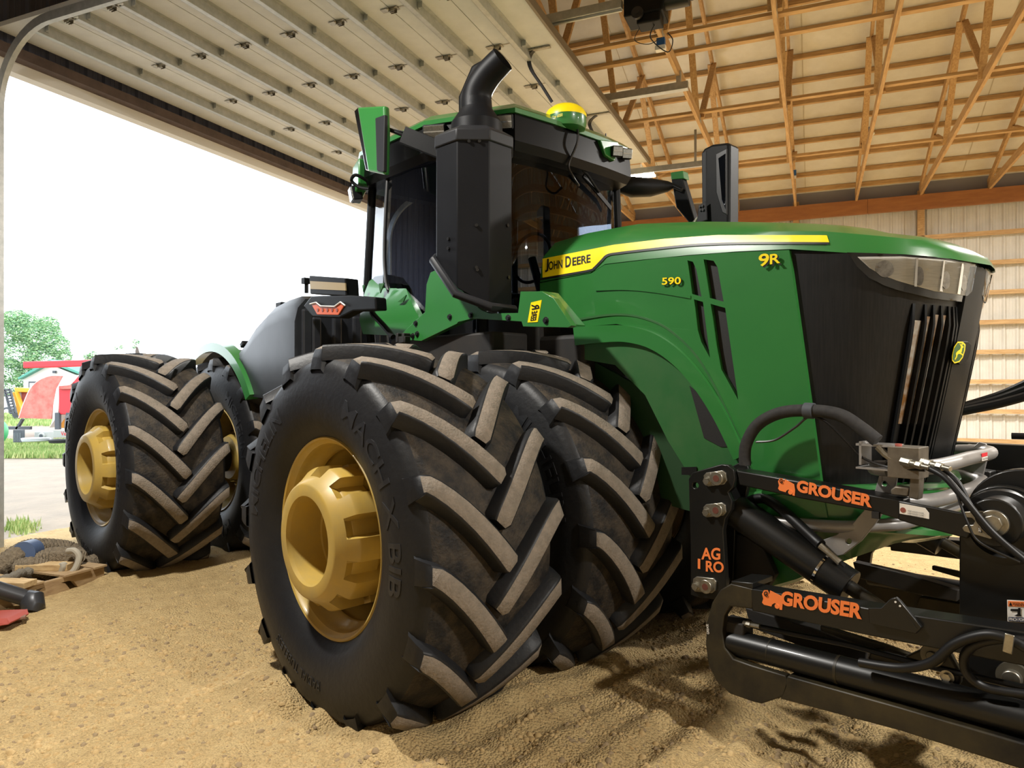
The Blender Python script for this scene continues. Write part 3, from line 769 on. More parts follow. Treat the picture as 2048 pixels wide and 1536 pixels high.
def mirror(p): return Vector((p.x, -p.y, p.z))
hood = MB(); hood.loft([[p for p in s] for s in st]); hood.loft([[mirror(p) for p in s][::-1] for s in st])
back = st[0] + [mirror(p) for p in st[0][::-1]]
hood.add(back, [tuple(range(len(back)))])
part(hood, 'hood', GREEN, smooth=40, fixn=True)
HB = BVHTree.FromPolygons(hood.v, hood.f)
def mirrored(mb):
    m2 = MB(); m2.v = [mirror(p) for p in mb.v]; m2.f = [f[::-1] for f in mb.f]; m2.m = list(mb.m); return m2
# --- side panels with vent openings
def bulge(u, z, base=-.60): return base - .012 * sin(max(0, min(1, (u - .1) / 1.8)) * pi)
def px2(poly, v): return [(lambda p: (p.x, p.z))(at(x, y, v)) for x, y in poly]
side_px = [(1080, 566), (1184, 547), (1211, 530), (1330, 516), (1450, 506), (1578, 500), (1592, 600), (1610, 730), (1628, 860), (1642, 965), (1655, 1036), (1560, 1034), (1420, 1020), (1405, 960), (1470, 930), (1478, 910), (1450, 842), (1405, 760), (1345, 692), (1290, 660), (1235, 648), (1146, 655), (1140, 640), (1110, 600), (1080, 585)]
holes = [[(1377, 521), (1388, 524), (1395, 540), (1405, 594), (1386, 588)], [(1390, 599), (1408, 604), (1422, 716), (1404, 684), (1397, 660)],
         [(1409, 519), (1429, 522), (1437, 535), (1449, 604), (1421, 596)], [(1423, 608), (1452, 616), (1478, 800), (1443, 738), (1434, 690)]]
mb = MB(); mb.plate(px2(side_px, -.60), [px2(h, -.60) for h in holes], lambda u, z: (u, bulge(u, z), z), (0, .03, 0))
part(mb, 'side_panel', GREEN, smooth=30); part(mirrored(mb), 'side_panel', GREEN, smooth=30)
SIDE = BVHTree.FromPolygons(mb.v, mb.f)
for h in holes:
    c = Vector((sum(p[0] for p in h) / len(h), sum(p[1] for p in h) / len(h)))
    hh = [c + (Vector(p) - c) * 1.12 for p in h]
    m2 = MB(); m2.prism([Vector((u, bulge(u, z) + .035, z)) for u, z in px2([(p.x, p.y) for p in hh], -.60)], (0, .006, 0)); part(m2, 'vent_mesh', MESHV, smooth=0)
# crease mouldings that sweep over the wheel arch
def strip_v(line, w, v, th, mat, name):
    P = spl([(x, y, 0) for x, y in line], 6); m = MB(); rings = []
    for i, p in enumerate(P):
        d = (P[min(i + 1, len(P) - 1)] - P[max(i - 1, 0)]).normalized(); n = Vector((-d.y, d.x, 0)); ww = w(i / (len(P) - 1)) if callable(w) else w
        a = p - n * ww / 2; b = p + n * ww / 2
        A = at(a.x, a.y, v); B = at(b.x, b.y, v)
        rings.append([A + Vector((0, th, 0)), A, B, B + Vector((0, th, 0))])
    m.loft(rings, True, capa=True, capb=True); return part(m, name, mat, smooth=40, fixn=True)
strip_v([(1148, 673), (1200, 668), (1252, 668), (1305, 683), (1355, 718), (1400, 770), (1440, 835), (1478, 915)], lambda t: 36 - 12 * t, -.640, .05, GREEN, 'wheel_arch')
strip_v([(1190, 580), (1250, 578), (1310, 583), (1380, 594)], lambda t: 3 + 3 * t, -.618, .012, GREEN, 'body_crease')
strip_v([(1148, 640), (1230, 629), (1290, 637), (1345, 665), (1405, 730), (1470, 860), (1500, 940)], 4, -.616, .012, GREEN2, 'body_crease')
liner = [(1146, 672), (1250, 670), (1312, 694), (1364, 740), (1412, 800), (1456, 880), (1490, 930), (1484, 990), (1400, 985), (1335, 880), (1290, 790), (1230, 730), (1146, 715)]
tri = [(1379, 772), (1398, 788), (1432, 838), (1462, 893), (1442, 894), (1408, 876)]
mb = MB(); mb.plate(px2(liner, -.612), [], lambda u, z: (u, -.612, z), (0, .03, 0)); part(mb, 'fender_liner', GREEN2, smooth=30); part(mirrored(mb), 'fender_liner', GREEN2, smooth=30)
mb = MB(); mb.prism([at(x, y, -.616) for x, y in tri], (0, .004, 0)); part(mb, 'vent_mesh', MESHV, smooth=0)
mb = MB(); mb.prism([at(x, y, -.52) for x, y in [(1146, 700), (1290, 780), (1400, 900), (1480, 960), (1480, 1050), (1300, 1000), (1140, 800)]], (0, .03, 0)); part(mb, 'inner_fender', M('dark_green_paint', S('173A1A'), .6), smooth=0)
# --- stripe and badges
def pstrip(mb, bvh, line, wpx, off):
    P = spl([(x, y, 0) for x, y in line], 8); rings = []
    for i, p in enumerate(P):
        d = (P[min(i + 1, len(P) - 1)] - P[max(i - 1, 0)]).normalized(); n = Vector((-d.y, d.x, 0)); ring = []
        for k in (-.5, 0, .5):
            q = p + n * wpx * k; dr = ray_l(q.x, q.y); h, nn, i_, ds = bvh.ray_cast(CAM_L, dr)
            if h is None: break
            if nn.dot(dr) > 0: nn = -nn
            ring.append(h + nn * off)
        if len(ring) == 3: rings.append(ring)
    mb.loft(rings)
SB_ = [(1080, 557), (1182, 540), (1190, 534), (1204, 520), (1215, 510), (1300, 498), (1391, 489), (1500, 486), (1640, 485), (1660, 486)]; ST_ = [(1080, 519), (1228, 490), (1330, 478), (1435, 470.5), (1640, 471), (1660, 471.5)]
mb = MB(); rings = []
for k in range(120):
    x = 1081 + 573 * k / 119; yb = interp(SB_, x); yt = interp(ST_, x); ring = []
    for j in range(5):
        dr = ray_l(x + (0 if k < 119 else 5 * (4 - j) / 4), yt + (yb - yt) * (1 - j / 4)); h, nn, i_, ds = HB.ray_cast(CAM_L, dr)
        if h is None: break
        if nn.dot(dr) > 0: nn = -nn
        ring.append(h + nn * .004)
    if len(ring) == 5: rings.append(ring)
mb.loft(rings)
part(mb, 'hood_stripe', YEL, smooth=60)
mb = MB(); pstrip(mb, HB, [(1081.5, 559), (1130, 550.5), (1180, 541.5), (1190, 536), (1204, 522), (1216, 511), (1240, 506.5), (1300, 499.5), (1391, 490.5), (1500, 487), (1659, 487.5)], 4.5, .0055)
part(mb, 'stripe_edge', BLK, smooth=60)
mb = MB(); ptext(mb, HB, 'J', .02, (1091, 545), (1098, 544), 24, lift=.0065, ptop=(1092, 519)); ptext(mb, HB, 'OHN', .02, (1098.5, 541), (1126, 536.5), 17, lift=.0065); ptext(mb, HB, 'D', .02, (1132, 535.5), (1143, 533.5), 22, lift=.0065); ptext(mb, HB, 'EERE', .02, (1146, 532), (1182, 525), 16, lift=.0065)
part(mb, 'hood_lettering', BLK, smooth=0)
for its in ((('9', (1518, 534), (1539, 531), 25), ('R', (1540.5, 529), (1561, 526), 20)), (('590', (1324.5, 570), (1362.5, 568.5), 14.5),)):
    mb = MB(); dx_ = 3 if len(its) > 1 else 1.5
    for s_, q0, q1, hh in its: text_v(mb, s_, .035, (q0[0] + dx_, q0[1] + dx_), (q1[0] + dx_, q1[1] + dx_), hh + 1, -.622, 0)
    bs_ = part(mb, 'badge_shadow', BLK, smooth=0); mb = MB()
    for s_, q0, q1, hh in its: text_v(mb, s_, .02, q0, q1, hh, -.622, th=.004)
    part(mb, 'model_badge', YEL, smooth=0)
# --- grille
PB = [(1.82, -.572), (2.02, -.575), (2.09, -.54), (2.14, -.49), (2.185, -.42), (2.215, -.34), (2.245, -.24), (2.26, -.12), (2.265, 0)]
PT = [(1.66, -.577)] + PLAN[-8:]
GBOT = [(1640, 965), (1700, 972), (1800, 972), (1890, 962)]
def gpt(k, s):
    a = Vector(PT[k]); b = Vector(PB[k]); a = a - Vector((.065 * (k / 8) ** 1.5, 0))
    zt = zpix(a.x, a.y, interp(SEAM, px_uv(a.x, a.y))) + .0
    zb = zpix(b.x, b.y, interp(GBOT, px_uv(b.x, b.y)))
    q = a.lerp(b, s); q = q + Vector((.008 * sin(pi * s), 0)) * (k / 8)
    return Vector((q.x, q.y, zt + (zb - zt) * s))
def gcont(t, s):
    k = min(int(t), 7); return gpt(k, s).lerp(gpt(k + 1, s), t - k)
NS = 14
gr = MB(); gr.loft([[gpt(k, s / NS) for s in range(NS + 1)] for k in range(9)]); gr.loft([[mirror(gpt(k, s / NS)) for s in range(NS + 1)][::-1] for k in range(9)])
GSCR = M('grille_screen', S('0D0D0D'), .4, rgb2=S('181716'), nscale=120, namt=.3, stretch=(1, 1, .04), metal=.3)
part(gr, 'grille', GSCR, smooth=60, fixn=True)
GB = BVHTree.FromPolygons(gr.v, gr.f)
def gnrm(t, s):
    p = gcont(t, s); a = gcont(min(t + .05, 8), s) - gcont(max(t - .05, 0), s); b = gcont(t, min(s + .02, 1)) - gcont(t, max(s - .02, 0))
    n = a.cross(b); n.normalize()
    if n.x < 0 and n.y > 0: n = -n
    if n.x - n.y < 0: n = -n
    return n
GREY = M('radiator_glint', S('A8A49A'), .4, .2, rgb2=S('7A5428'), nscale=9, namt=.4)
for t0, t1, s0 in ((3.95, 4.38, .27), (4.53, 4.88, .25), (5.03, 5.38, .24), (5.53, 5.88, .24), (6.03, 6.28, .24)):
    m = MB(); m.loft([[gcont(t, s0 + (.72 - s0) * j / 10) + gnrm(t, s0 + (.72 - s0) * j / 10) * .004 for j in range(11)] for t in (t0, t1)]); part(m, 'radiator_core', GREY, smooth=60, fixn=True)
def fin(t0, t1, s0, s1, h, flip=False):
    m = MB(); rings = []
    for j in range(11):
        s = s0 + (s1 - s0) * j / 10; A = gcont(t0, s); B = gcont(t1, s); n = gnrm((t0 + t1) / 2, s)
        hh = h * min(1, (j + .3) / 1.5)
        rings.append([A, A + n * hh, B + n * hh, B])
    if flip: rings = [[mirror(p) for p in r] for r in rings]
    m.loft(rings, True, capa=True, capb=True); part(m, 'grille_slat', BLKP, smooth=40, fixn=True)
for t in (3.75, 4.4, 4.9, 5.4, 5.9, 6.25, 6.5):
    fin(t, t + .13, .20, 1.0, .030); fin(t, t + .13, .20, 1.0, .030, True)
m = MB(); rings = []
for j in range(15):
    s = .02 + .98 * j / 14; A = gcont(6.72, s); n = Vector((1, 0, -.2)).normalized(); C = gcont(8, s)
    rings.append([A, A + n * .028, C + n * .038, mirror(A) + n * .028, mirror(A)])
m.loft(rings, True, capa=True, capb=True); part(m, 'grille_centre_bar', BLKP, smooth=30, fixn=True)
CB = BVHTree.FromPolygons(m.v, m.f)
# emblem
ep = [(1921, 682), (1931, 682), (1937, 688), (1936, 700), (1931, 716), (1924, 725), (1914, 728), (1909, 722), (1909, 712), (1913, 694)]
ec = Vector((1917, 705)); sh_ = ec - Vector((1923, 705))
ep = [(x + sh_.x, y) for x, y in ep]
eh, en_, i_, d_ = CB.ray_cast(CAM_L, ray_l(ec.x, ec.y))
if en_.dot(ray_l(ec.x, ec.y)) > 0: en_ = -en_
mb = MB(); planar_patch(mb, eh, en_, ep, -.004, .026); em_ = part(mb, 'emblem', BLKP, smooth=0, bevel=.002)
mb = MB(); planar_patch(mb, eh, en_, [tuple(ec + (Vector(p) - ec) * .95) for p in ep], .022, .002); part(mb, 'emblem_border', YEL, em_, smooth=0)
mb = MB(); planar_patch(mb, eh, en_, [tuple(ec + (Vector(p) - ec) * .83) for p in ep], .024, .001); part(mb, 'emblem_field', M('emblem_green', S('2B5B22'), .4), em_, smooth=0)
deer = [(1912, 722), (1916, 714), (1915, 708), (1918, 703), (1922, 700), (1926, 697), (1928, 691), (1926, 687), (1924, 683), (1926, 683), (1928, 687), (1930, 682), (1932, 683), (1931, 688), (1934, 690), (1934, 692), (1931, 694), (1930, 701), (1928, 706), (1932, 709), (1934, 714), (1932, 714), (1930, 711), (1926, 709), (1922, 708), (1919, 711), (1918, 716), (1914, 723)]
mb = MB(); planar_patch(mb, eh, en_, [(ec.x + (x - 1922) * .8, 705 + (y - 705) * .8) for x, y in deer], .025, .001); part(mb, 'emblem_deer', YEL, em_, smooth=0)
# headlight
bez = [(1697, 506), (1740, 507), (1800, 507), (1870, 511), (1930, 518), (1948, 520), (1946, 545), (1936, 590), (1927, 602), (1915, 603), (1860, 597), (1800, 583), (1765, 571), (1738, 556), (1715, 534)]
mb = MB(); patch(mb, GB, bez, .004, .018, 14); hl = part(mb, 'headlight', BLKG, smooth=30, fixn=True); hl2 = part(mirrored(mb), 'headlight', BLKG, smooth=30, fixn=True)
lens = [(1716, 515), (1800, 514), (1870, 519), (1940, 528), (1930, 582), (1921, 591), (1860, 582), (1800, 565), (1765, 552), (1740, 537)]
mb = MB(); patch(mb, GB, [(x, y) for x, y in lens], .0235, 0.0, 10); part(mb, 'reflector', M('headlight_reflector', S('E6E3DC'), .3, .3, rgb2=S('BDB9B1'), nscale=45, stretch=(.3, .3, 9), namt=.8), hl, smooth=60); part(mirrored(mb), 'reflector', M('headlight_reflector', S('E6E3DC'), .3, .3, rgb2=S('BDB9B1'), nscale=45, stretch=(.3, .3, 9), namt=.8), hl2, smooth=60)
for cx, cy, rx, ry in ((1768, 539, 17, 17), (1832, 553, 8, 19), (1880, 560, 8, 18), (1914, 565, 6, 16)):
    mb = MB(); ring = [(cx + rx * cos(2 * pi * k / 20), cy + ry * sin(2 * pi * k / 20)) for k in range(20)]
    patch(mb, GB, ring, .025, .006, 8); part(mb, 'bulb', M('lamp_projector', S('6A6763'), .08, .9, rgb2=S('8F8B85'), nscale=30), hl, smooth=30, fixn=True); part(mirrored(mb), 'bulb', M('lamp_projector', S('6A6763'), .08, .9, rgb2=S('8F8B85'), nscale=30), hl2, smooth=30, fixn=True)
for pts in ([(1825, 517), (1829, 517), (1826, 574), (1821, 573)], [(1877, 521), (1880, 521), (1873, 583), (1869, 582)], [(1911, 527), (1914, 527), (1906, 588), (1902, 587)]):
    mb = MB(); patch(mb, GB, pts, .024, .008, 10); part(mb, 'reflector_divider', CHR, hl, smooth=0, fixn=True); part(mirrored(mb), 'reflector_divider', CHR, hl2, smooth=0, fixn=True)
mb = MB(); patch(mb, GB, lens, .030, 0.0, 10); part(mb, 'lens', CLEAR, hl, smooth=60); part(mirrored(mb), 'lens', CLEAR, hl2, smooth=60)

# --- front bumper skirt, sides under the grille
mb = MB(); rings = []
sk = [(1.55, -.598), (1.8, -.598), (1.95, -.595), (2.05, -.58), (2.14, -.54), (2.22, -.46), (2.28, -.36), (2.32, -.24), (2.335, 0)]
sk = sk + [(u, -v) for u, v in sk[-2::-1]]
for u, v in sk:
    X_ = px_uv(u, -abs(v)); zt = zpix(u, -abs(v), interp([(1400, 990), (1500, 985), (1640, 968), (1700, 971), (1880, 966)], X_))
    z2 = min(zpix(u, -abs(v), interp([(1400, 1026), (1520, 1036), (1640, 1046), (1860, 1064)], X_)), zt - .06); z3 = zpix(u, -abs(v), interp([(1500, 1190), (1600, 1160), (1690, 1135), (1870, 1080)], X_))
    z3 = min(z3, z2 - .06)
    n = Vector((max(u - 1.75, 0) * 1.3, v * .9, 0)).normalized(); P = Vector((u, v, 0)); Z = lambda z, k: Vector((u, v, z)) + n * k
    rings.append([Z(zt, -.08), Z(zt, .012), Z(zt - .02, .018), Z(zt - .035, 0), Z(z2 + .03, -.005), Z(z2 + .01, .022), Z(z2 - .015, .024), Z(z2 - .03, -.005), Z(z3, -.09), Z(z3 - .02, -.15)])
mb.loft(rings); part(mb, 'front_skirt', GREEN, smooth=40, fixn=True)
mb = MB(); mb.prism([(1.0, -.40, 1.02), (1.5, -.40, .80), (2.1, -.40, .98), (2.15, -.40, 1.1), (1.6, -.40, 1.15)], (0, .8, 0)); part(mb, 'front_weight_frame', GREEN2, smooth=0, bevel=.02)
# --- cab
CU = -.18
CABP = [(-1.60, -.86), (-1.25, -.93), (-.85, -.95), (-.45, -.90), (-.20, -.78), (-.10, -.60), (-.06, -.35), (-.05, 0)]
def cab_ring(z, k=1.0, sub=2):
    full = CABP + [(u, -v) for u, v in CABP[-2::-1]]
    return [Vector((CU - .8 + (u + .8) * k, v * k, z)) for u, v in full]
mb = MB(); R0 = cab_ring(1.98, .96); R1 = cab_ring(2.55, 1.0); R2 = cab_ring(3.45, .96)
NC = len(R0)
def cabpt(j, z):
    if z < 2.55: return R0[j].lerp(R1[j], (z - 1.98) / .57)
    return R1[j].lerp(R2[j], (z - 2.55) / .9)
def pane(j0, j1, z0, z1, name):
    m = MB(); m.loft([[cabpt(j, z0 + (z1 - z0) * k / 5) for k in range(6)] for j in range(j0, j1 + 1)]); return part(m, name, GLS2 if name == 'quarter_window' else GLS, smooth=60, fixn=True)
pane(0, 1, 2.30, 3.45, 'quarter_window'); pane(1, 4, 2.05, 3.45, 'door_glass'); pane(4, NC - 5, 2.30, 3.45, 'windshield'); pane(NC - 5, NC - 2, 2.05, 3.45, 'door_glass'); pane(NC - 2, NC - 1, 2.30, 3.45, 'quarter_window')
m = MB(); m.loft([[R1[0] + Vector((0, 0, -.2)), R2[0]], [R1[-1] + Vector((0, 0, -.2)), R2[-1]]]); part(m, 'rear_window', GLS2, smooth=0)
for j in (0, 4, NC - 5, NC - 1):
    m = MB(); m.tube([cabpt(j, z) + Vector((0, 0, 0)) for z in (1.98, 2.3, 2.55, 3.0, 3.47)], .035 if j in (0, NC - 1) else .045, 10); part(m, 'cab_pillar', BLKP)
m = MB(); m.tube(spl([cabpt(1, 3.45), cabpt(1, 2.9), cabpt(1, 2.62).lerp(cabpt(2, 2.62), .10), cabpt(1, 2.45).lerp(cabpt(2, 2.45), .3), cabpt(2, 2.25)], 6), .016, 8); part(m, 'door_seal', BLK)
m = MB(); m.loft([cab_ring(1.95, .96), cab_ring(2.04, .965)], True, capa=True, capb=True); part(m, 'cab_floor', DARK)
# things inside, seen dimly
m = MB(); m.box((-.95, 0, 2.45), (.5, .5, .14)); m.box((-1.18, 0, 2.8), (.14, .48, .7)); m.box((-1.2, 0, 3.2), (.1, .28, .18)); part(m, 'operator_seat', M('seat_fabric', S('3A3A38'), .9), loc=(CU, 0, 0), bevel=.04)
m = MB(); c = Vector((-.50, .02, 2.78)); m.tube([c + Vector((.07 * sin(2 * pi * k / 28) , .20 * cos(2 * pi * k / 28), .19 * sin(2 * pi * k / 28))) for k in range(28)], .014, 8, closed=True); m.tube([c, (-.38, .02, 2.45), (-.36, .02, 2.0)], .035, 10); part(m, 'steering_wheel', BLKP, loc=(CU, 0, 0))
m = MB(); m.box((-.75, -.42, 2.75), (.10, .20, .26)); m.box((-.75, -.42, 2.5), (.3, .14, .2)); part(m, 'console_screen', BLKP, loc=(CU, 0, 0), bevel=.01)
m = MB(); m.box((-.3, .1, 2.25), (.25, 1.1, .35)); part(m, 'dashboard', BLKP, loc=(CU, 0, 0), bevel=.04)
# roof
RP = [(-1.72, -.86), (-1.55, -.95), (-.62, -.97), (.02, -.66), (.05, -.3), (.05, 0)]
def roof_ring(z, k, tab=RP):
    full = tab + [(u, -v) for u, v in tab[-2::-1]]
    return [Vector((CU - .82 + (u + .82) * k, v * k, z)) for u, v in full]
m = MB(); m.loft([roof_ring(3.40, .965), roof_ring(3.46, 1.0), roof_ring(3.655, .985), roof_ring(3.67, .95)], True, capa=True, capb=True); part(m, 'roof_band', M('roof_black', S('070708'), .4, spec=.15), smooth=30, fixn=True)
m = MB(); m.loft([roof_ring(3.655, 1.005), roof_ring(3.685, 1.01), roof_ring(3.745, .93), roof_ring(3.78, .75), roof_ring(3.79, .3)], True, capa=True, capb=True); part(m, 'roof_cap', GREEN, smooth=35, fixn=True)
RB = BVHTree.FromPolygons(m.v, m.f)
# green rear corner and front corner pods
def lightbox(c, du, w, h, dep, tilt, name='work_light'):
    n = Vector((du[0], du[1], -tilt)).normalized(); s = Vector((0, 0, 1)).cross(n).normalized(); t = n.cross(s); c = Vector(c) + Vector((CU, 0, 0))
    R = Matrix((s, t, n)).transposed()
    o = MB(); o.box(c, (w, h, dep), R); b = part(o, name, BLKP, bevel=.008, smooth=0)
    o = MB(); o.box(c + n * (dep / 2 + .001), (w * .88, h * .8, .008), R); part(o, 'reflector', M('worklight_reflector', S('D8D5CE'), .35, .15, rgb2=S('B0ACA4'), nscale=90), b, smooth=0)
    o = MB(); o.box(c + n * (dep / 2 + .006), (w * .9, .008, .006), R); part(o, 'divider', CHR, b, smooth=0)
    o = MB(); o.box(c + n * (dep / 2 + .010), (w * .92, h * .86, .004), R); part(o, 'lens', CLEAR, b, smooth=0)
nd = Vector((.31, -.64)).normalized()
nd = Vector((.60, -.80)).normalized()
for fx in (.12, .50, .86):
    u = -.62 + .64 * fx; v = -.97 + .31 * fx
    lightbox((u * 1.0, v * 1.0, 3.595), nd, .17, .105, .07, .25)
lightbox(at_u(1233, 303, CU + .10) - Vector((CU, 0, 0)), (.85, -.5), .085, .085, .06, .2); lightbox(at_u(1252, 308, CU + .05) - Vector((CU, 0, 0)), (.85, -.5), .085, .085, .06, .2)
lightbox((-1.66, -.93, 3.36), (-.4, -1), .14, .12, .08, .2)
m = MB()
m.prism([at_u(x, y, CU + .07) for x, y in ((1200, 279), (1236, 283), (1243, 300), (1229, 322), (1211, 310))], (-.16, .02, 0)); part(m, 'roof_corner', GREEN, bevel=.008, smooth=0, fixn=True)
m = MB(); m.prism([(-1.74, -.94, 3.30), (-1.5, -1.0, 3.40), (-1.5, -1.0, 3.62), (-1.7, -.94, 3.60)], (0, .1, 0)); part(m, 'roof_corner', GREEN, loc=(CU, 0, 0), bevel=.015)
m = MB(); m.cyl((-.3, .72, 3.7), (-.3, .72, 3.92), .006, 6); part(m, 'antenna', BLK, loc=(CU, 0, 0))
# satellite receiver
gx = at_u(1131, 236, CU - .02); g0 = Vector((CU - .02, gx.y, 3.675))
m = MB(); m.loft([[g0 + Vector((r * 1.05 * cos(2 * pi * k / 32), r * sin(2 * pi * k / 32), z)) for k in range(32)] for r, z in ((.02, -.02), (.10, -.02), (.145, .0), (.155, .03), (.155, .085), (.15, .09))], True); rc = part(m, 'receiver', GREEN, smooth=40, label='green and yellow satellite receiver dome')
m = MB(); m.loft([[g0 + Vector((r * 1.05 * cos(2 * pi * k / 32), r * sin(2 * pi * k / 32), z)) for k in range(32)] for r, z in ((.156, .085), (.155, .11), (.135, .145), (.10, .172), (.05, .185), (.001, .188))], True); part(m, 'receiver_dome', YEL, rc, smooth=50)
m = MB(); m.box(g0 + Vector((-.02, 0, -.10)), (.12, .13, .18)); part(m, 'receiver_bracket', GREEN2, rc, bevel=.006)
m = MB(); put_text(m, 'StarFire 6000', 0.0, g0 + Vector((-.03, -.158, .045)), Vector((.13, .02, 0)), (0, 0, .022), (.3, -1, 0), .004); part(m, 'receiver_lettering', YEL, rc, smooth=0)
m = MB(); m.tube(spl([g0 + Vector((.1, .02, -.0)), g0 + Vector((.12, .0, -.12)), g0 + Vector((.06, -.03, -.28)), g0 + Vector((.10, -.02, -.38)), g0 + Vector((.08, .06, -.42)), g0 + Vector((.02, .1, -.38))], 8), .009, 8); part(m, 'receiver_cable', BLK)
# wiper
wp = [at_u(1132, 318, CU - .05), at_u(1165, 352, CU - .05), at_u(1218, 418, CU - .08)]
m = MB(); m.tube([wp[0] + Vector((.03, 0, 0)), wp[1] + Vector((.05, 0, 0)), wp[2].lerp(wp[1], .5) + Vector((.03, 0, 0))], .010, 8); m.beam(wp[0].lerp(wp[2], .33) + Vector((.025, 0, 0)), wp[2] + Vector((.02, 0, 0)), .012, .035); part(m, 'wiper', BLKP)
# --- air cleaner stack
CI = Vector((-.196, -1.0, 0)); RI = .268
def octa(z, r, zf=None):
    out = []
    for k in range(8):
        a = radians(-45.8 + 22.5 + 45 * k + 4); p = CI + Vector((r * cos(a), r * sin(a), z)); out.append(p)
    return out
m = MB(); low = octa(0, RI)
for p in low:
    s = (p.x - CI.x) * .85 + (p.y - CI.y) * .1
    p.z = 2.245 if s > .10 else (2.36 if s > -.02 else (2.56 if s > -.15 else 2.62))
low2 = [CI + (p - CI) * 1.0 for p in low]
m.loft([low, octa(2.9, RI), octa(3.30, RI)], True, capa=True); ac = part(m, 'air_cleaner', M('charcoal_plastic', S('0F1013'), .48, spec=.15, rgb2=S('131417'), nscale=5), smooth=20, bevel=.006)
m = MB(); m.loft([octa(3.30, RI + .012), octa(3.375, RI + .012), octa(3.42, RI - .06), octa(3.44, .12)], True, capb=True, capa=True); part(m, 'cleaner_cap', M('grey_plastic', S('232427'), .5, spec=.25), ac, smooth=20, bevel=.008)
for px, py in ((938, 283), (959, 283), (898, 478), (898, 497), (953, 451), (955, 540), (1014, 451), (1016, 555), (953, 535)):
    h, n, i, ds = BVHTree.FromPolygons(octa(2.3, RI) + octa(3.3, RI), [(k, (k + 1) % 8, 8 + (k + 1) % 8, 8 + k) for k in range(8)]).ray_cast(CAM_L, ray_l(px, py))
    if h is not None:
        q = MB(); q.cyl(h, h + n * (.012 if n.dot(ray_l(px, py)) < 0 else -.012), .011, 8); part(q, 'bolt', BLK, ac)
m = MB(); m.tube([octa(2.56, RI + .02)[k] * 1.0 + Vector((0, 0, dz)) for k, dz in ((4, .06), (5, .06), (6, .0), (7, -.24), (0, -.32), (1, -.32))], .028, 10); part(m, 'cleaner_rim', M('grey_plastic', None), ac)
pc = CI + Vector((.0, .02, 0))
m = MB(); m.lathe([(.175, 3.42), (.172, 3.50), (.165, 3.51), (.105, 3.60), (.10, 3.66), (.05, 3.66)], 32, 'z', c=(pc.x, pc.y, 0)); part(m, 'exhaust_base', M('charcoal_plastic', None), ac, smooth=30)
e0 = pc + Vector((0, 0, 3.58)); dirx = Vector((.62, .25, 0))
path = spl([e0, e0 + Vector((-.005, 0, .08)), e0 + Vector((.02, .005, .155)), e0 + Vector((.09, .025, .235)), e0 + Vector((.20, .055, .31))], 8)
m = MB(); rings = m.tube(path, [.108 - .022 * i / (len(path) - 1) for i in range(len(path))], 28, False); ex = part(m, 'exhaust_pipe', M('charcoal_plastic', None), ac, smooth=30)
dd = (path[-1] - path[-4]).normalized(); m = MB(); m.tube([path[-1], path[-1] - dd * .12], .080, 28, False); m.cyl(path[-1] - dd * .12, path[-1] - dd * .13, .080, 24); part(m, 'pipe_mouth', M('soot', S('050505'), .9), ex)
m = MB(); m.prism([pc + Vector((-.14, -.05, 3.42)), pc + Vector((-.14, -.05, 3.72)), pc + Vector((-.06, .0, 3.92)), pc + Vector((.02, .05, 3.96)), pc + Vector((.0, .03, 3.42))], (-.07, .10, 0)); part(m, 'heat_shield', BLKP, ac, bevel=.02)
# --- right mirror and arm
MV = -1.28
def vplate(pts, v, th, name, mat, bevel=.006, parent=TR, **k):
    m = MB(); m.prism([at(x, y, v) for x, y in pts], (0, th, 0)); return part(m, name, mat, parent, bevel=bevel, smooth=0, **k)
ma = vplate([(714, 214), (768, 211), (770, 262), (768, 349), (735, 342)], MV, .05, 'mirror', GREEN, label='green and grey mirror housing on the exhaust side', bevel=.015)
vplate([(750, 236), (769, 229), (767, 343), (753, 341)], MV - .012, .03, 'mirror_panel', M('grey_plastic', None), parent=ma)
vplate([(708, 222), (716, 214), (738, 342), (731, 340)], MV + .03, .05, 'mirror_glass', CHR, parent=ma)
m = MB(); p0 = at(776, 258, MV + .05); p1 = Vector((-.48, -.92, 3.36)); m.tube([p0, p0.lerp(p1, .25)], .015, 8); m.beam(p0.lerp(p1, .22), p1, .04, .12); m.tube(spl([p0, p0.lerp(p1, .3) + Vector((0, 0, .03)), p0.lerp(p1, .7) + Vector((0, 0, .05)), p1], 6), .007, 6); part(m, 'mirror_arm', BLKP, bevel=.005)
m = MB(); m.tube(spl([at(735, 362, -.95), at(712, 350, -1.05), at(703, 361, -1.05), at(718, 374, -1.0), at(738, 378, -.95)], 6), .014, 8); part(m, 'grab_handle', BLKP)
# left mirror with arm, tall housing standing by the hood
ML = 1.45
m = MB(); m.prism([at(x, y, ML) for x, y in ((1342, 358), (1364, 356), (1391, 446), (1378, 446), (1352, 415))], (0, .08, 0)); mlft = part(m, 'mirror', BLKP, bevel=.01, smooth=0, label='black mirror with green top beyond the hood')
m = MB(); m.prism([at(x, y, ML - .004) for x, y in ((1341, 345), (1365, 341), (1368, 357), (1342, 359))], (0, .09, 0)); part(m, 'mirror_cap', GREEN, mlft, bevel=.006)
m = MB(); m.tube([at(1236, 376, 1.0), at(1262, 374, 1.1), at(1300, 375, 1.25), at(1335, 373, 1.4), at(1348, 372, 1.42), at(1364, 380, 1.42)], [.04, .095, .085, .05, .02, .02], 12); part(m, 'mirror_arm', BLKP)
TV = .42
tm_ = MB(); tm_.prism([at(x, y, TV) for x, y in ((1402, 304), (1408, 296), (1424, 288), (1456, 284), (1459, 290), (1458, 470), (1404, 470))], (0, .14, 0)); th_ = part(tm_, 'tall_housing', BLKP, bevel=.02, smooth=0)
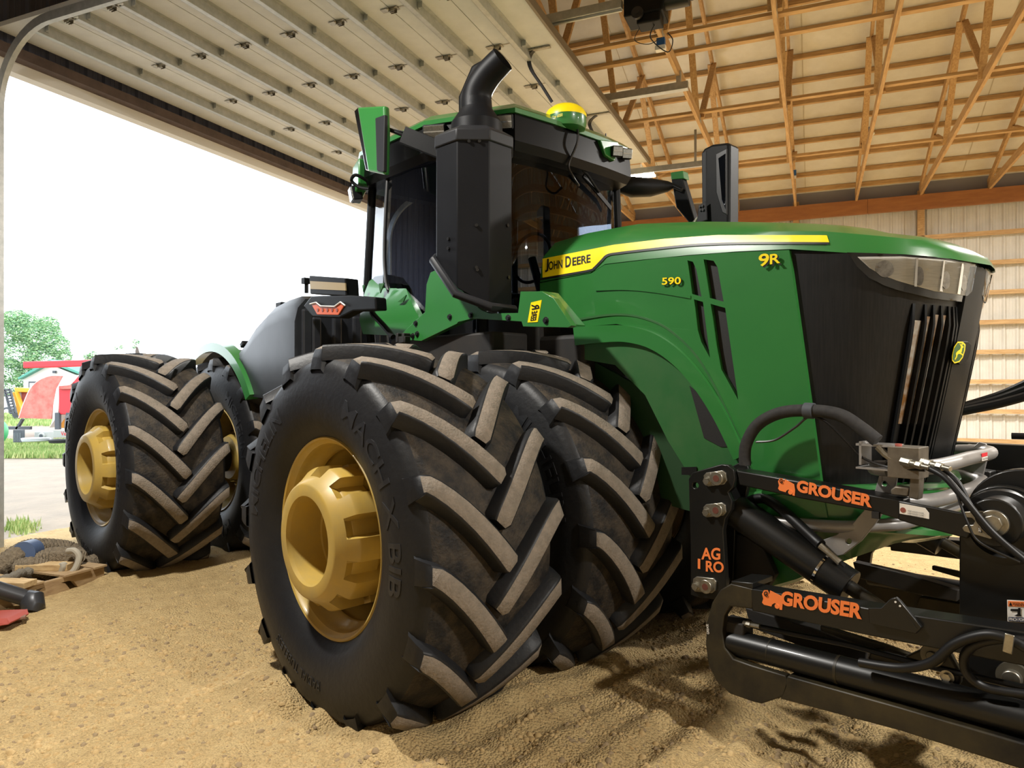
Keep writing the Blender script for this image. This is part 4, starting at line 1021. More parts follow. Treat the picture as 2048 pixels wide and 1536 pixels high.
vplate([(1403, 306), (1413, 300), (1413, 420), (1404, 430)], TV - .006, .02, 'side_face', M('grey_plastic', None), parent=th_)
vplate([(1431, 308), (1454, 296), (1454, 430), (1444, 425), (1432, 385)], TV - .004, .01, 'inset', BLK, parent=th_); vplate([(1436, 316), (1451, 306), (1451, 420), (1443, 400)], TV - .008, .01, 'inset_glass', GLS, parent=th_)
vplate([(1397, 412), (1412, 400), (1414, 440), (1392, 448)], TV - .04, .012, 'bracket', M('grey_plastic', None), parent=th_)
for x, y in ((1401, 413), (1406, 412), (1402, 420), (1407, 420)):
    m = MB(); q = at(x, y, TV - .04); m.cyl(q, q - Vector((0, .012, 0)), .009, 8); part(m, 'bolt', BLK, th_)
m = MB(); m.tube([at(1386, 447, TV), at(1396, 436, TV), at(1402, 440, TV)], .012, 8); part(m, 'bracket_stay', STEEL, th_)
# --- lower cab corner panels
fb = [(716, 560), (724, 550), (750, 546), (775, 552), (800, 574), (820, 606), (842, 642), (832, 660), (800, 672), (726, 668), (718, 640)]
m = MB(); P2 = px2(fb, -.99); m.plate(P2, [], lambda u, z: (u, -.99 + .10 * ((z - 2.2) / .4) ** 2 * (1 if z > 2.2 else .3), z), (0, .05, 0)); part(m, 'cab_fender', GREEN, smooth=40, bevel=0)
for pts in ([(724, 556), (729, 556), (726, 570)], [(757, 553), (768, 552), (760, 572)], [(795, 604), (812, 590), (806, 604)]): vplate([(x, y + 14) for x, y in pts] if pts[0][0] < 780 else pts, -.995, .01, 'fender_rib', GREEN2, bevel=0)
bkt = [(861, 545), (872, 540), (900, 546), (906, 552), (924, 580), (944, 604), (962, 620), (980, 627), (1036, 626), (1041, 583), (1084, 583), (1107, 596), (1143, 651), (1136, 655), (1046, 653), (1043, 643), (944, 637), (925, 642), (842, 682), (800, 679), (799, 672), (829, 643), (850, 624), (853, 569)]
m = MB(); m.plate(px2(bkt, -1.04), [], lambda u, z: (u, -1.04, z), (0, .045, 0)); bk = part(m, 'step_bracket', GREEN, smooth=20, bevel=.006)
m = MB(); m.prism([at(x, y, -1.02) for x, y in ((1039, 584), (1086, 582), (1142, 650), (1046, 653))], (0, .14, .0)); part(m, 'deck_corner', GREEN, bevel=.01)
m = MB(); put_text(m, 'D', .02, at(1056, 645, -1.045), Vector((0, 0, 0)) + (at(1057, 628, -1.045) - at(1056, 645, -1.045)), (at(1074, 642, -1.045) - at(1056, 645, -1.045)) * 1, (0, -1, 0), .003) if False else None
vplate([(1062, 605), (1083, 600), (1075, 644), (1055, 645)], -1.043, .006, 'painted_reflection', YEL, bevel=0)  # yellow patch paints the hood stripe's reflection on the glossy corner
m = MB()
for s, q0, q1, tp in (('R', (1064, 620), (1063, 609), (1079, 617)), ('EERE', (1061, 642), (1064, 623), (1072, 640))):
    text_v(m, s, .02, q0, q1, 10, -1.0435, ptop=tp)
part(m, 'reflected_lettering', BLK, smooth=0)  # stripe letters drawn into that painted reflection
for x, y in ((832, 647), (900, 634), (942, 631), (1017, 636), (1092, 641), (835, 668), (826, 672)):
    m = MB(); q = at(x, y, -1.04); m.cyl(q, q - Vector((0, .015, 0)), .014, 10); m.cyl(q, q - Vector((0, .004, 0)), .022, 12); part(m, 'bolt', BLK, bk)
m = MB(); m.tube(spl([at(745, 618, -1.1), at(746, 628, -1.12), at(768, 652, -1.12), at(786, 674, -1.12)], 6), .022, 10); part(m, 'hand_hose', BLKP)
m = MB(); m.box(at(806, 680, -1.1), (.12, .05, .05)); m.box(at(800, 676, -1.1), (.03, .06, .07)); m.box(at(812, 676, -1.1), (.03, .06, .07)); part(m, 'latch', DARK, bevel=.005)
m = MB(); m.box((-.65, -.7, 2.0), (1.2, .55, .2)); m.box((-.3, -.4, 2.1), (.7, .5, .3)); part(m, 'deck_frame', DARK, bevel=.02)
m = MB(); m.box((-.02, 0, 2.33), (.14, .9, .5)); part(m, 'cowl_seal', BLKP, bevel=.03)
# --- rear: tank, fender arch, lights
TVv = -1.31
def tank_ring(u, z1, v0=-.35): return [Vector((u, v0, 1.62)), Vector((u, TVv, 1.62)), Vector((u, TVv - .0, z1 - .22)), Vector((u, TVv + .03, z1 - .10)), Vector((u, TVv + .10, z1 - .02)), Vector((u, v0, z1 + .05))]
m = MB(); prof = [(-2.2, 2.50), (-2.26, 2.53), (-2.5, 2.515), (-2.8, 2.47), (-3.05, 2.37), (-3.3, 2.22), (-3.52, 2.05), (-3.62, 1.95)]
rings = [tank_ring(u, z) for u, z in prof]; arch = lambda u: sqrt(max(0, 1.16 ** 2 - (u - RU) ** 2)) + HR + .0
for r, (u, z) in zip(rings, prof):
    zz = max(1.62, arch(u) if u < -2.76 else 1.62)
    for k in (0, 1): r[k].z = min(zz, z - .05)
    r[2].z = max(r[2].z, r[1].z + .01); r[3].z = max(r[3].z, r[2].z + .005)
m.loft(rings, False, capa=True, capb=True); tk = part(m, 'fuel_tank', M('tank_plastic', S('2A2C31'), .42, rgb2=S('232529'), nscale=6), smooth=40, fixn=True); mk = mirrored(m); part(mk, 'fuel_tank', M('tank_plastic', None), smooth=40, fixn=True)
for k in range(4):
    v = -1.12 + .2 * k; m = MB(); m.box((-2.185, v, 2.05), (.05, .09, .62 - .06 * (k == 0))); part(m, 'tank_rib', M('tank_plastic', None), tk, bevel=.02, smooth=0)
m = MB(); m.box((-2.19, -1.2, 2.02), (.04, .10, .75)); part(m, 'tank_rib', M('tank_plastic', None), tk, bevel=.02, smooth=0)
m = MB(); m.box((-2.8, -1.12, 2.475), (.12, .12, .06)); part(m, 'tank_cap', BLKP, tk, bevel=.01, smooth=0)
m = MB(); m.box((-3.45, -1.2, 2.14), (.07, .12, .05), Matrix.Rotation(-.5, 3, 'Y')); part(m, 'tank_cap', BLKP, tk, bevel=.01, smooth=0)
m = MB(); rings = []
for k in range(19):
    a = radians(34 + 85 * k / 18); r0, r1 = 1.10, 1.19
    if k < 3: r0 += .0
    c = Vector((RU, 0, HR))
    rings.append([c + Vector((r * cos(a), v, r * sin(a))) for r, v in ((r0, -1.36), (r1, -1.35), (r1 + .02, -1.25), (r0 + .02, -1.25))])
m.loft(rings, True, capa=True, capb=True); part(m, 'rear_fender_arch', GREEN, smooth=40, fixn=True)
m = MB(); rings = []
for k in range(19):
    a = radians(34 + 85 * k / 18); c = Vector((RU, 0, HR)); rings.append([c + Vector((1.13 * cos(a), v, 1.13 * sin(a))) for v in (-1.3, -.36)])
m.loft(rings); part(m, 'fender_underside', DARK, smooth=60)
m = MB(); m.prism([at(x, y, -1.27) for x, y in ((618, 551), (690, 556), (692, 592), (620, 588))], (0, .12, 0)); wl = part(m, 'work_light', BLKP, bevel=.008, smooth=0)
vplate([(620, 562), (690, 566), (691, 581), (620, 578)], -1.276, .01, 'lens_strip', M('tan_lens', S('8C7B58'), .3), parent=wl, bevel=0)
m = MB(); m.box(at(612, 562, -1.2), (.06, .06, .05)); m.cyl(at(613, 566, -1.2), at(613, 586, -1.2), .018, 8); part(m, 'light_bracket', BLKP, wl)
sl = vplate([(606, 612), (622, 592), (700, 590), (750, 594), (752, 620), (706, 622), (678, 636), (625, 634)], -1.27, .10, 'signal_arm', BLKP, bevel=.012)
vplate([(622, 608), (633, 606), (641, 613), (668, 614), (680, 606), (688, 611), (676, 630), (634, 629)], -1.278, .012, 'signal_lens', AMB, parent=sl, bevel=.003)
for k in range(5):
    m = MB(); q = at(636 + 9.6 * k, 620, -1.279); m.cyl(q, q - Vector((0, .004, 0)), .014, 12); part(m, 'signal_lamp', M('amber_dark', S('7A3320'), .3), sl)
m = MB(); m.tube([at(x, y, -1.285) for x, y in ((620, 608), (632, 605), (641, 612), (669, 613), (681, 604), (690, 611))], .006, 6); part(m, 'signal_trim', M('white_trim', None), sl)
m = MB(); m.prism([(-4.9, -.5, 1.2), (-4.9, -.5, 2.2), (-3.2, -.5, 2.35), (-2.3, -.5, 2.3), (-2.3, -.5, 1.2)], (0, 1.0, 0)); part(m, 'rear_body', M('tank_plastic', None), bevel=.05, smooth=0)
m = MB(); q = [at(x, y, -.60) for x, y in ((1367, 934), (1397, 933), (1397, 950), (1367, 949))]; m.prism([p - Vector((0, .02, 0)) for p in q], (0, .004, 0)); part(m, 'data_plate', BLK, smooth=0)
# ---------------------------------------------------------------- the black blade frame on the tractor's nose
BL = empty('dozer_blade_frame', T0, TA)
tag(BL, 'black steel blade frame with orange lettering mounted on the tractor nose', 'blade frame')
def bpart(mb, name, mat=IRON, parent=BL, **k): return mb.build(name, mat, parent, **k)
def vpl(pts, v, th, name, mat=IRON, parent=BL, bevel=.004, holes=(), both=False, **k):
    m = MB()
    if holes: m.plate(px2(pts, v), [px2(h, v) for h in holes], lambda u, z: (u, v, z), (0, th, 0), edge=.2)
    else: m.prism([at(x, y, v) for x, y in pts], (0, th, 0))
    o = bpart(m, name, mat, parent, bevel=bevel, smooth=25, fixn=True, **k)
    if both: bpart(mirrored(m), name, mat, parent, bevel=bevel, smooth=25, fixn=True)
    return o
def circ(cx, cy, r, n=16): return [(cx + r * cos(2 * pi * k / n), cy + r * sin(2 * pi * k / n)) for k in range(n)]
PV = -.80
plate_px = [(1377, 958), (1384, 946), (1402, 940), (1440, 929), (1456, 930), (1467, 940), (1470, 958), (1466, 975), (1456, 985), (1464, 1003), (1462, 1020), (1450, 1038), (1446, 1060), (1453, 1190), (1440, 1200), (1400, 1196), (1381, 1190), (1381, 1100)]
mp = vpl(plate_px, PV, .035, 'mount_plate', both=True, holes=[circ(1391, 971, 6)])
plate2 = [(x + 8, y - 4) for x, y in plate_px]
vpl([(1460, 935), (1478, 925), (1495, 932), (1500, 950), (1492, 990), (1480, 1020), (1470, 1060), (1465, 1190), (1400, 1190), (1400, 1000)], PV + .16, .03, 'mount_plate', both=True)
for bx, by, w_, h_, tl in ((1430, 957, 44, 28, -8), (1429, 1020, 44, 26, -6), (1408, 1170, 46, 30, 6)):
    def rot(x, y): a = radians(tl); return (bx + x * cos(a) - y * sin(a), by + x * sin(a) + y * cos(a))
    pts = [rot(x, y) for x, y in ((-w_ / 2, -h_ / 2 + 5), (-w_ / 2 + 6, -h_ / 2), (w_ / 2 - 6, -h_ / 2), (w_ / 2, -h_ / 2 + 6), (w_ / 2, h_ / 2 - 6), (w_ / 2 - 6, h_ / 2), (-w_ / 2 + 6, h_ / 2), (-w_ / 2, h_ / 2 - 5))]
    lp = vpl(pts, PV - .012, .012, 'lock_plate', STEEL, both=False, bevel=.002)
    m = MB(); q = at(*rot(10, 0), PV); m.cyl(q + Vector((0, .2, 0)), q - Vector((0, .035, 0)), .030, 24); m.cyl(q - Vector((0, .03, 0)), q - Vector((0, .038, 0)), .036, 24); bpart(m, 'pivot_pin', STEEL, bevel=.003)
    m = MB(); m.cyl(q - Vector((0, .036, 0)), q - Vector((0, .040, 0)), .017, 16); bpart(m, 'pin_centre', M('rust_brown', S('5A2E20'), .8))
    m = MB(); q2 = at(*rot(-13, 3), PV); m.cyl(q2, q2 - Vector((0, .03, 0)), .018, 6); m.cyl(q2, q2 - Vector((0, .016, 0)), .024, 16); bpart(m, 'bolt', STEEL)
m = MB(); text_v(m, 'AG', .03, (1403, 1119), (1441, 1120), 24, PV - .002); text_v(m, 'RO', .03, (1412, 1143), (1448, 1146), 22, PV - .002); text_v(m, 'I', .03, (1396, 1137), (1401, 1138), 20, PV - .002); bpart(m, 'plate_lettering', ORNG, smooth=0)
m = MB(); text_v(m, 'GREASE', .01, (1421, 949), (1431, 967), 6, PV - .014); bpart(m, 'grease_label', WHT, smooth=0)
# upper arm
UV = -.78
def barm(pts_top, pts_bot, v, th, name, mat=IRON, both=True):
    m = MB(); m.prism([at(x, y, v) for x, y in pts_top + pts_bot[::-1]], (0, th, 0)); o = bpart(m, name, mat, bevel=.006, smooth=20, fixn=True)
    if both: bpart(mirrored(m), name, mat, bevel=.006, smooth=20, fixn=True)
    return o
barm([(1472, 941), (1600, 963), (1748, 991), (1800, 1001)], [(1478, 970), (1600, 997), (1745, 1023), (1800, 1040)], UV, .13, 'upper_arm')
barm([(1796, 1001), (1850, 1011), (1915, 1024), (1960, 1032)], [(1796, 1040), (1835, 1052), (1890, 1066), (1935, 1078)], UV - .008, .02, 'arm_fork'); barm([(1796, 1001), (1850, 1011), (1915, 1024), (1960, 1032)], [(1796, 1040), (1835, 1052), (1890, 1066), (1935, 1078)], UV + .11, .02, 'arm_fork')
def orange_mark(p0, p1, h, v, name='arm_lettering', gapped=False):
    (x0, y0), (x1, y1) = p0, p1; sl_ = (y1 - y0) / (x1 - x0)
    m = MB(); ax = x0 + 37
    text_v(m, 'GROUSER', .045, (ax, y0 + sl_ * 37), (x1, y1), h, v, ptop=(ax + 2, y0 + sl_ * 37 - h))
    o = bpart(m, name, ORNG, smooth=0)
    s = h / 22.0; pts = [(0, 0), (2, -6), (0, -13), (3, -19), (9, -20), (12, -14), (13, -20), (31, -14), (33, -4), (32, 7), (28, 7), (26, 0), (20, -2), (16, 1), (15, 4), (3, 3)]
    m = MB(); m.prism([at(x0 + x * s * .95, y0 + 2 + (y * s + sl_ * x), v - .001) for x, y in pts], (0, .0012, 0)); bpart(m, 'arm_logo', ORNG, smooth=0)
    m = MB(); q = at(x0 + 23 * s, y0 + 4 * s + sl_ * 23, v); m.cyl(q, q - Vector((0, .003, 0)), .011, 20); bpart(m, 'arm_logo', ORNG)
    m = MB(); text_v(m, 'G', .04, (x0 + 3 * s, y0 - 8 * s), (x0 + 9 * s, y0 - 7 * s), 8 * s, v - .003); bpart(m, 'arm_logo', IRON, smooth=0)
orange_mark((1556, 975), (1744, 1016), 24, UV - .0035)
vpl([(1799, 1006), (1850, 1016), (1858, 1026), (1858, 1038), (1799, 1027)], UV - .011, .002, 'warning_label', WHT, bevel=0)
m = MB(); q = at(1806, 1020, UV - .011); m.cyl(q, q - Vector((0, .002, 0)), .011, 16); bpart(m, 'label_badge', M('label_red', S('8C4A3C'), .6))
m = MB()
for i_ in range(3): text_v(m, 'KEEP HANDS CLEAR', 0.0, (1816, 1023 + 4.6 * i_), (1848, 1028.5 + 4.6 * i_), 3, UV - .0135)
bpart(m, 'label_lettering', BLK, smooth=0)
m = MB(); m.box(at(1752, 1030, UV), (.03, .02, .03)); bpart(m, 'hose_clip', DARK, smooth=0)
# right end pivot of the upper arm
m = MB(); pe = at(1990, 1045, UV); m.cyl(pe + Vector((0, .16, 0)), pe - Vector((0, .012, 0)), .095, 40); bpart(m, 'arm_boss', IRON, bevel=.006)
m = MB(); m.cyl(pe + Vector((0, .05, 0)), pe - Vector((0, .03, 0)), .052, 32); m.cyl(pe, pe - Vector((0, .045, 0)), .034, 8); bpart(m, 'pivot_pin', STEEL, bevel=.003)
vpl([(1927, 1024), (1960, 1022), (1998, 1030), (2014, 1042), (2012, 1060), (1996, 1074), (1980, 1078), (1928, 1063), (1924, 1056), (1930, 1050), (1946, 1050), (1950, 1042), (1944, 1036), (1928, 1034)], UV - .026, .012, 'lock_plate', STEEL, bevel=.002)
vpl([(1957, 1042), (1966, 1044), (1964, 1066), (1957, 1064)], UV - .028, .002, 'grease_label', BLK, bevel=0)
m = MB(); text_v(m, 'EASE', .02, (1963, 1046), (1962, 1064), 6, UV - .030, ptop=(1958, 1045)); bpart(m, 'grease_label', WHT, smooth=0)
# vertical end plate with round head, and the drum behind it
m = MB(); c = at(2010, 1052, -.60); pts = [(c.x + .165 * cos(a), -.60, c.z + .165 * sin(a)) for a in [pi * k / 16 for k in range(17)]]
low = at(1968, 1400, -.60); pts = pts + [(c.x - .165, -.60, low.z), (c.x + .40, -.60, low.z), (c.x + .40, -.60, c.z - .02)]
m.prism(pts, (0, .05, 0)); bpart(m, 'end_plate', IRON, bevel=.006, smooth=25, fixn=True); bpart(mirrored(m), 'end_plate', IRON, bevel=.006, smooth=25, fixn=True)
m = MB(); m.lathe([(.12, -.66), (.15, -.655), (.155, -.62), (.12, -.60)], 40, c=(c.x, 0, c.z)); bpart(m, 'spacer_ring', IRON, smooth=40); 
m = MB(); d0 = Vector((c.x + .05, 0, c.z + .02)); m.cyl(d0 + Vector((0, -.52, 0)), d0 + Vector((0, -.44, 0)), .21, 48); bpart(m, 'round_plate', IRON, bevel=.006)
m = MB(); m.cyl((c.x, -.62, c.z), (c.x, .62, c.z), .06, 24); m.cyl((c.x + .02, -.62, low.z + .12), (c.x + .02, .62, low.z + .12), .06, 24); bpart(m, 'cross_shaft', IRON)
m = MB(); m.box((c.x + .75, 0, .48), (.06, 3.2, .85)); bpart(m, 'blade', IRON, smooth=0, bevel=.02)
EPV = -.60
lab = [(2014, 1200), (2056, 1202), (2056, 1246), (2015, 1243)]
vpl(lab, EPV - .004, .003, 'warning_label', WHT, bevel=0)
vpl([(2016, 1202), (2056, 1204), (2056, 1214), (2016, 1212.5)], EPV - .006, .002, 'label_header', ORNG, bevel=0)
vpl([(2017, 1234), (2056, 1236), (2056, 1245), (2017, 1242)], EPV - .006, .002, 'label_footer', M('label_navy', S('1C2747'), .5), bevel=0)
m = MB(); text_v(m, 'WARNING', .02, (2025, 1211), (2053, 1213), 7, EPV - .008); bpart(m, 'label_lettering', BLK, smooth=0)
m = MB(); text_v(m, 'PINCH POINT', .01, (2019, 1241), (2054, 1243), 6, EPV - .008); bpart(m, 'label_lettering', WHT, smooth=0)
vpl([(2018, 1211), (2021, 1204), (2024.5, 1211.5)], EPV - .008, .001, 'label_symbol', BLK, bevel=0); vpl([(2021, 1218), (2036, 1218), (2036, 1216), (2041, 1216), (2041, 1228), (2043, 1233), (2028, 1232), (2035, 1228), (2035, 1223), (2021, 1222)], EPV - .008, .001, 'label_symbol', BLK, bevel=0)
# tilt cylinder
CVv = -.68
def cyl_v(p0, p1, v0, v1, r, name, mat=IRON, n=28, both=False, parent=BL):
    m = MB(); a = at(p0[0], p0[1], v0); b = at(p1[0], p1[1], v1); m.cyl(a, b, r, n); o = bpart(m, name, mat, parent, bevel=.004)
    if both: bpart(mirrored(m), name, mat, parent, bevel=.004)
    return o, a, b
o1, a1, b1 = cyl_v((1470, 1020), (1700, 1175), CVv, CVv, .085, 'lift_cylinder', IRON, both=True)
m = MB(); d = (b1 - a1).normalized(); q = b1 - d * .14; m.lathe([(.0865, -.006), (.0885, -.006), (.0885, .006), (.0865, .006)], 32); R = d.to_track_quat('Y', 'Z').to_matrix(); m.v = [q + R @ p for p in m.v]; bpart(m, 'cylinder_band', CHR, o1)
m = MB(); m.cyl(b1, b1 + d * .45, .033, 20); bpart(m, 'cylinder_rod', IRONW, o1); bpart(mirrored(m), 'cylinder_rod', IRONW)
m = MB(); m.tube(spl([at(1500, 1000, -.60), at(1530, 998, -.62), at(1570, 1025, -.66), at(1625, 1075, -.70), at(1642, 1090, -.72)], 8), .026, 12); m.tube([at(1640, 1090, -.77), at(1690, 1133, -.77)], .010, 8); bpart(m, 'hydraulic_hose', HOSE)
m = MB(); m.tube([at(1640, 1091, -.77), at(1655, 1103, -.77), at(1680, 1125, -.77)], [.016, .014, .016], 10); bpart(m, 'hose_fitting', STEEL)
# lower arm with the C-shaped end
CV = -.95
cpx = [(1462, 1167), (1440, 1180), (1424, 1205), (1413, 1245), (1411, 1290), (1417, 1330), (1432, 1362), (1460, 1388), (1505, 1404), (1522, 1408), (1568, 1393), (1576, 1375), (1572, 1352), (1500, 1330), (1466, 1318), (1449, 1296), (1444, 1262), (1448, 1232), (1460, 1213), (1505, 1218), (1506, 1178)]
vpl(cpx, CV, .045, 'hook_plate', IRONW, both=False, bevel=.006)
m = MB(); m.prism([at(x, y, CV) for x, y in cpx], (0, .045, 0)); bpart(mirrored(m), 'hook_plate', IRONW, bevel=.006, smooth=25, fixn=True)
m = MB(); text_v(m, 'GREASE', .01, (1419, 1268), (1417, 1248), 4.5, CV - .001, ptop=(1414.5, 1268)); bpart(m, 'grease_label', WHT, smooth=0)
barm([(1500, 1177), (1735, 1216), (2060, 1266)], [(1504, 1222), (1740, 1272), (2060, 1335)], CV, .12, 'lower_arm')
vpl([(1462, 1162), (1505, 1166), (1505, 1178), (1462, 1168)], CV - .0, .2, 'arm_cap', IRON)
orange_mark((1524, 1203), (1724, 1239), 29, CV - .0035)
vpl([(1736, 1216), (1762, 1216), (1780, 1198), (1791, 1195), (1800, 1203), (1843, 1255), (1832, 1268), (1738, 1247)], CV - .022, .022, 'gusset', IRON, both=True, bevel=.003)
vpl([(1816, 1235), (1819, 1236), (1834, 1258), (1831, 1258)], CV - .0235, .002, 'gusset_slot', BLK, bevel=0)
for x, y in ((1791, 1204), (1800, 1212)):
    m = MB(); q = at(x, y, CV - .022); m.cyl(q, q - Vector((0, .002, 0)), .004, 10); bpart(m, 'gusset_hole', WHT)
# bottom beam and long lower cylinder
barm([(1574, 1352), (1800, 1415), (2062, 1492)], [(1560, 1398), (1800, 1462), (2062, 1545)], CV + .0, .13, 'bottom_beam', IRONW)
LC = -.88
o2, a2, b2 = cyl_v((1462, 1283), (2075, 1443), LC, LC, .062, 'long_cylinder', IRON, both=True)
m = MB(); a_ = a2.lerp(b2, .42); b_ = a2.lerp(b2, .43); m.cyl(a_, b_, .0635, 28); a_ = a2.lerp(b2, .17); b_ = a2.lerp(b2, .175); m.cyl(a_, b_, .0628, 28); bpart(m, 'cylinder_band', IRONW, o2)
m = MB(); m.tube([at(1487, 1247, LC), at(1520, 1254, LC), at(1700, 1290, LC + .04), at(1850, 1330, LC + .04), at(2060, 1378, LC + .04)], .013, 10); bpart(m, 'hydraulic_pipe', IRON)
m = MB(); m.tube([at(1487, 1246, LC - .01), at(1520, 1253, LC - .01)], .013, 10); m.tube([at(1494, 1247, LC - .01), at(1502, 1249, LC - .01)], .018, 6); bpart(m, 'hose_fitting', STEEL)
m = MB(); m.box(at(1475, 1262, -.86), (.12, .10, .12)); m.box(at(1466, 1310, -.86), (.12, .1, .1)); bpart(m, 'cylinder_mount', DARK, bevel=.01)
# inner slanted braces and links behind the lower arm
barm([(1490, 1215), (1620, 1255), (1735, 1300)], [(1500, 1255), (1620, 1300), (1730, 1330)], -.72, .08, 'inner_brace', DARK)
barm([(1640, 1250), (1770, 1290), (1830, 1312)], [(1640, 1262), (1770, 1312), (1826, 1326)], -.80, .03, 'inner_brace', IRONW)
lk = vpl([(1735, 1318), (1742, 1304), (1765, 1300), (1800, 1318), (1840, 1300), (1862, 1288), (1888, 1296), (1900, 1314), (1920, 1350), (1918, 1372), (1896, 1366), (1870, 1330), (1850, 1322), (1800, 1332), (1752, 1326)], -.84, .05, 'link_plate', IRONW, bevel=.006)
m = MB(); q = at(1868, 1308, -.84); m.cyl(q, q - Vector((0, .03, 0)), .045, 28); m.cyl(q, q - Vector((0, .04, 0)), .02, 16); bpart(m, 'pivot_pin', M('worn_steel', S('6A6558'), .4, .6), lk, bevel=.003)
m = MB(); q = at(1896, 1352, -.84); m.cyl(q, q - Vector((0, .014, 0)), .026, 20); m.cyl(q, q - Vector((0, .03, 0)), .017, 6); bpart(m, 'bolt', STEEL, lk)
m = MB(); m.tube(spl([at(1720, 1325, -.97), at(1800, 1336, -.98), at(1862, 1325, -1.0), at(1910, 1288, -1.0), at(1965, 1270, -1.0), at(2010, 1275, -1.0), at(2060, 1300, -1.0)], 10), .019, 12); bpart(m, 'hydraulic_hose', HOSE)
m = MB(); m.tube(spl([at(2060, 1282, -.96), at(2000, 1279, -.98), at(1950, 1290, -.98), at(1928, 1315, -.97), at(1936, 1350, -.96), at(1975, 1376, -.94), at(2060, 1390, -.92)], 10), .017, 12); bpart(m, 'hydraulic_hose', HOSE)
vpl([(2009, 1266), (2029, 1272), (2024, 1310), (2004, 1303)], -1.03, .008, 'hose_clamp', STEEL, bevel=.003)
m = MB(); q = at(2028, 1353, -.62); m.cyl(q, q - Vector((0, .02, 0)), .06, 28); bpart(m, 'bushing', M('worn_steel', None)); m = MB(); m.cyl(q, q - Vector((0, .05, 0)), .035, 24); bpart(m, 'pivot_pin', STEEL, bevel=.004)
# struts under the nose seen between the arms
barm([(1440, 1060), (1520, 1080), (1550, 1150)], [(1450, 1180), (1500, 1185), (1535, 1175)], -.60, .05, 'inner_plate', DARK)
# big arch hose and valve block
HV = -.74
m = MB(); m.tube(spl([at(1490, 930, HV), at(1492, 890, HV), at(1515, 850, HV), at(1560, 826, HV), at(1620, 821, HV), at(1680, 830, HV), at(1725, 858, HV), at(1755, 882, HV)], 8), .030, 14); bpart(m, 'sleeved_hose', M('sleeve', S('1B1A1A'), .8, rgb2=S('2A2827'), nscale=40))
m = MB(); q0 = at(1610, 821, HV); q1 = at(1628, 822, HV); m.cyl(q0, q1, .038, 20); bpart(m, 'hose_strap', M('grey_strap', S('3C4046'), .7))
m = MB(); m.tube(spl([at(1512, 884, HV), at(1550, 880, HV), at(1590, 855, HV), at(1618, 834, HV), at(1650, 842, HV), at(1690, 880, HV), at(1725, 915, HV), at(1780, 935, HV), at(1850, 941, HV - .02)], 8), .006, 6); bpart(m, 'wire', BLK)
WV = -.74
m = MB(); vb = at(1808, 925, WV); m.box(vb + Vector((0, .05, 0)), (.125, .13, .135)); vbk = bpart(m, 'valve_block', M('machined_steel', S('7A7266'), .45, .5, rgb2=S('5E564A'), nscale=10), bevel=.003, smooth=0)
m = MB(); b0 = at(1722, 886, WV); m.box(b0.lerp(at(1780, 900, WV), .5) + Vector((0, .05, .005)), (.16, .12, .010)); m.box(b0 + Vector((0.0, .05, -.045)), (.010, .12, .105)); m.box(b0.lerp(at(1780, 900, WV), .5) + Vector((0, .05, -.10)), (.16, .12, .008)); bpart(m, 'block_bracket', SILV, vbk, smooth=0)
m = MB(); q = at(1797, 893, WV + .02); m.cyl(q - Vector((0, 0, .01)), q + Vector((0, 0, .012)), .014, 16); bpart(m, 'red_plug', M('plug_red', S('A8564A'), .6), vbk)
for x, y, l in ((1808, 923, 0), (1848, 925, .03)):
    m = MB(); q = at(x, y, WV - .02); dv = (at(x + 48, y + 12, WV - .06) - q).normalized()
    m.tube([q - dv * .01, q + dv * .035], .019, 6); m.tube([q + dv * .035, q + dv * .06], .015, 12); m.tube([q + dv * .06, q + dv * .085], .017, 6); m.tube([q + dv * .085, q + dv * .12], .011, 12); bpart(m, 'hose_fitting', STEEL, vbk, bevel=.001)
m = MB(); q = at(1770, 908, WV); m.tube([q + Vector((-.03, 0, .03)), q, q + Vector((.03, .0, -.02))], .016, 8); bpart(m, 'hose_fitting', STEEL, vbk)
m = MB(); m.tube(spl([at(1855, 935, WV - .05), at(1890, 955, WV - .08), at(1930, 1000, WV - .1), at(1985, 1065, WV - .1), at(2060, 1130, WV - .1)], 8), .013, 12); bpart(m, 'hydraulic_hose', HOSE)
m = MB(); m.tube(spl([at(1880, 935, WV - .02), at(1915, 965, WV - .04), at(1945, 1020, WV - .05), at(1980, 1065, WV - .07), at(2060, 1120, WV - .08)], 8), .012, 12); bpart(m, 'hydraulic_hose', HOSE)
m = MB(); m.tube(spl([at(1915, 990, WV - .1), at(1935, 1045, WV - .12), at(1960, 1085, WV - .12), at(2040, 1125, WV - .12)], 8), .005, 8); bpart(m, 'wire', BLK)
vpl([(1820, 945), (1840, 946), (1838, 985), (1836, 1000), (1816, 996), (1818, 985)], WV + .0, .06, 'block_post', M('machined_steel', None), bevel=.004); vpl([(1780, 980), (1790, 972), (1818, 976), (1816, 994), (1782, 990)], WV + .0, .05, 'block_foot', M('machined_steel', None), bevel=.006)
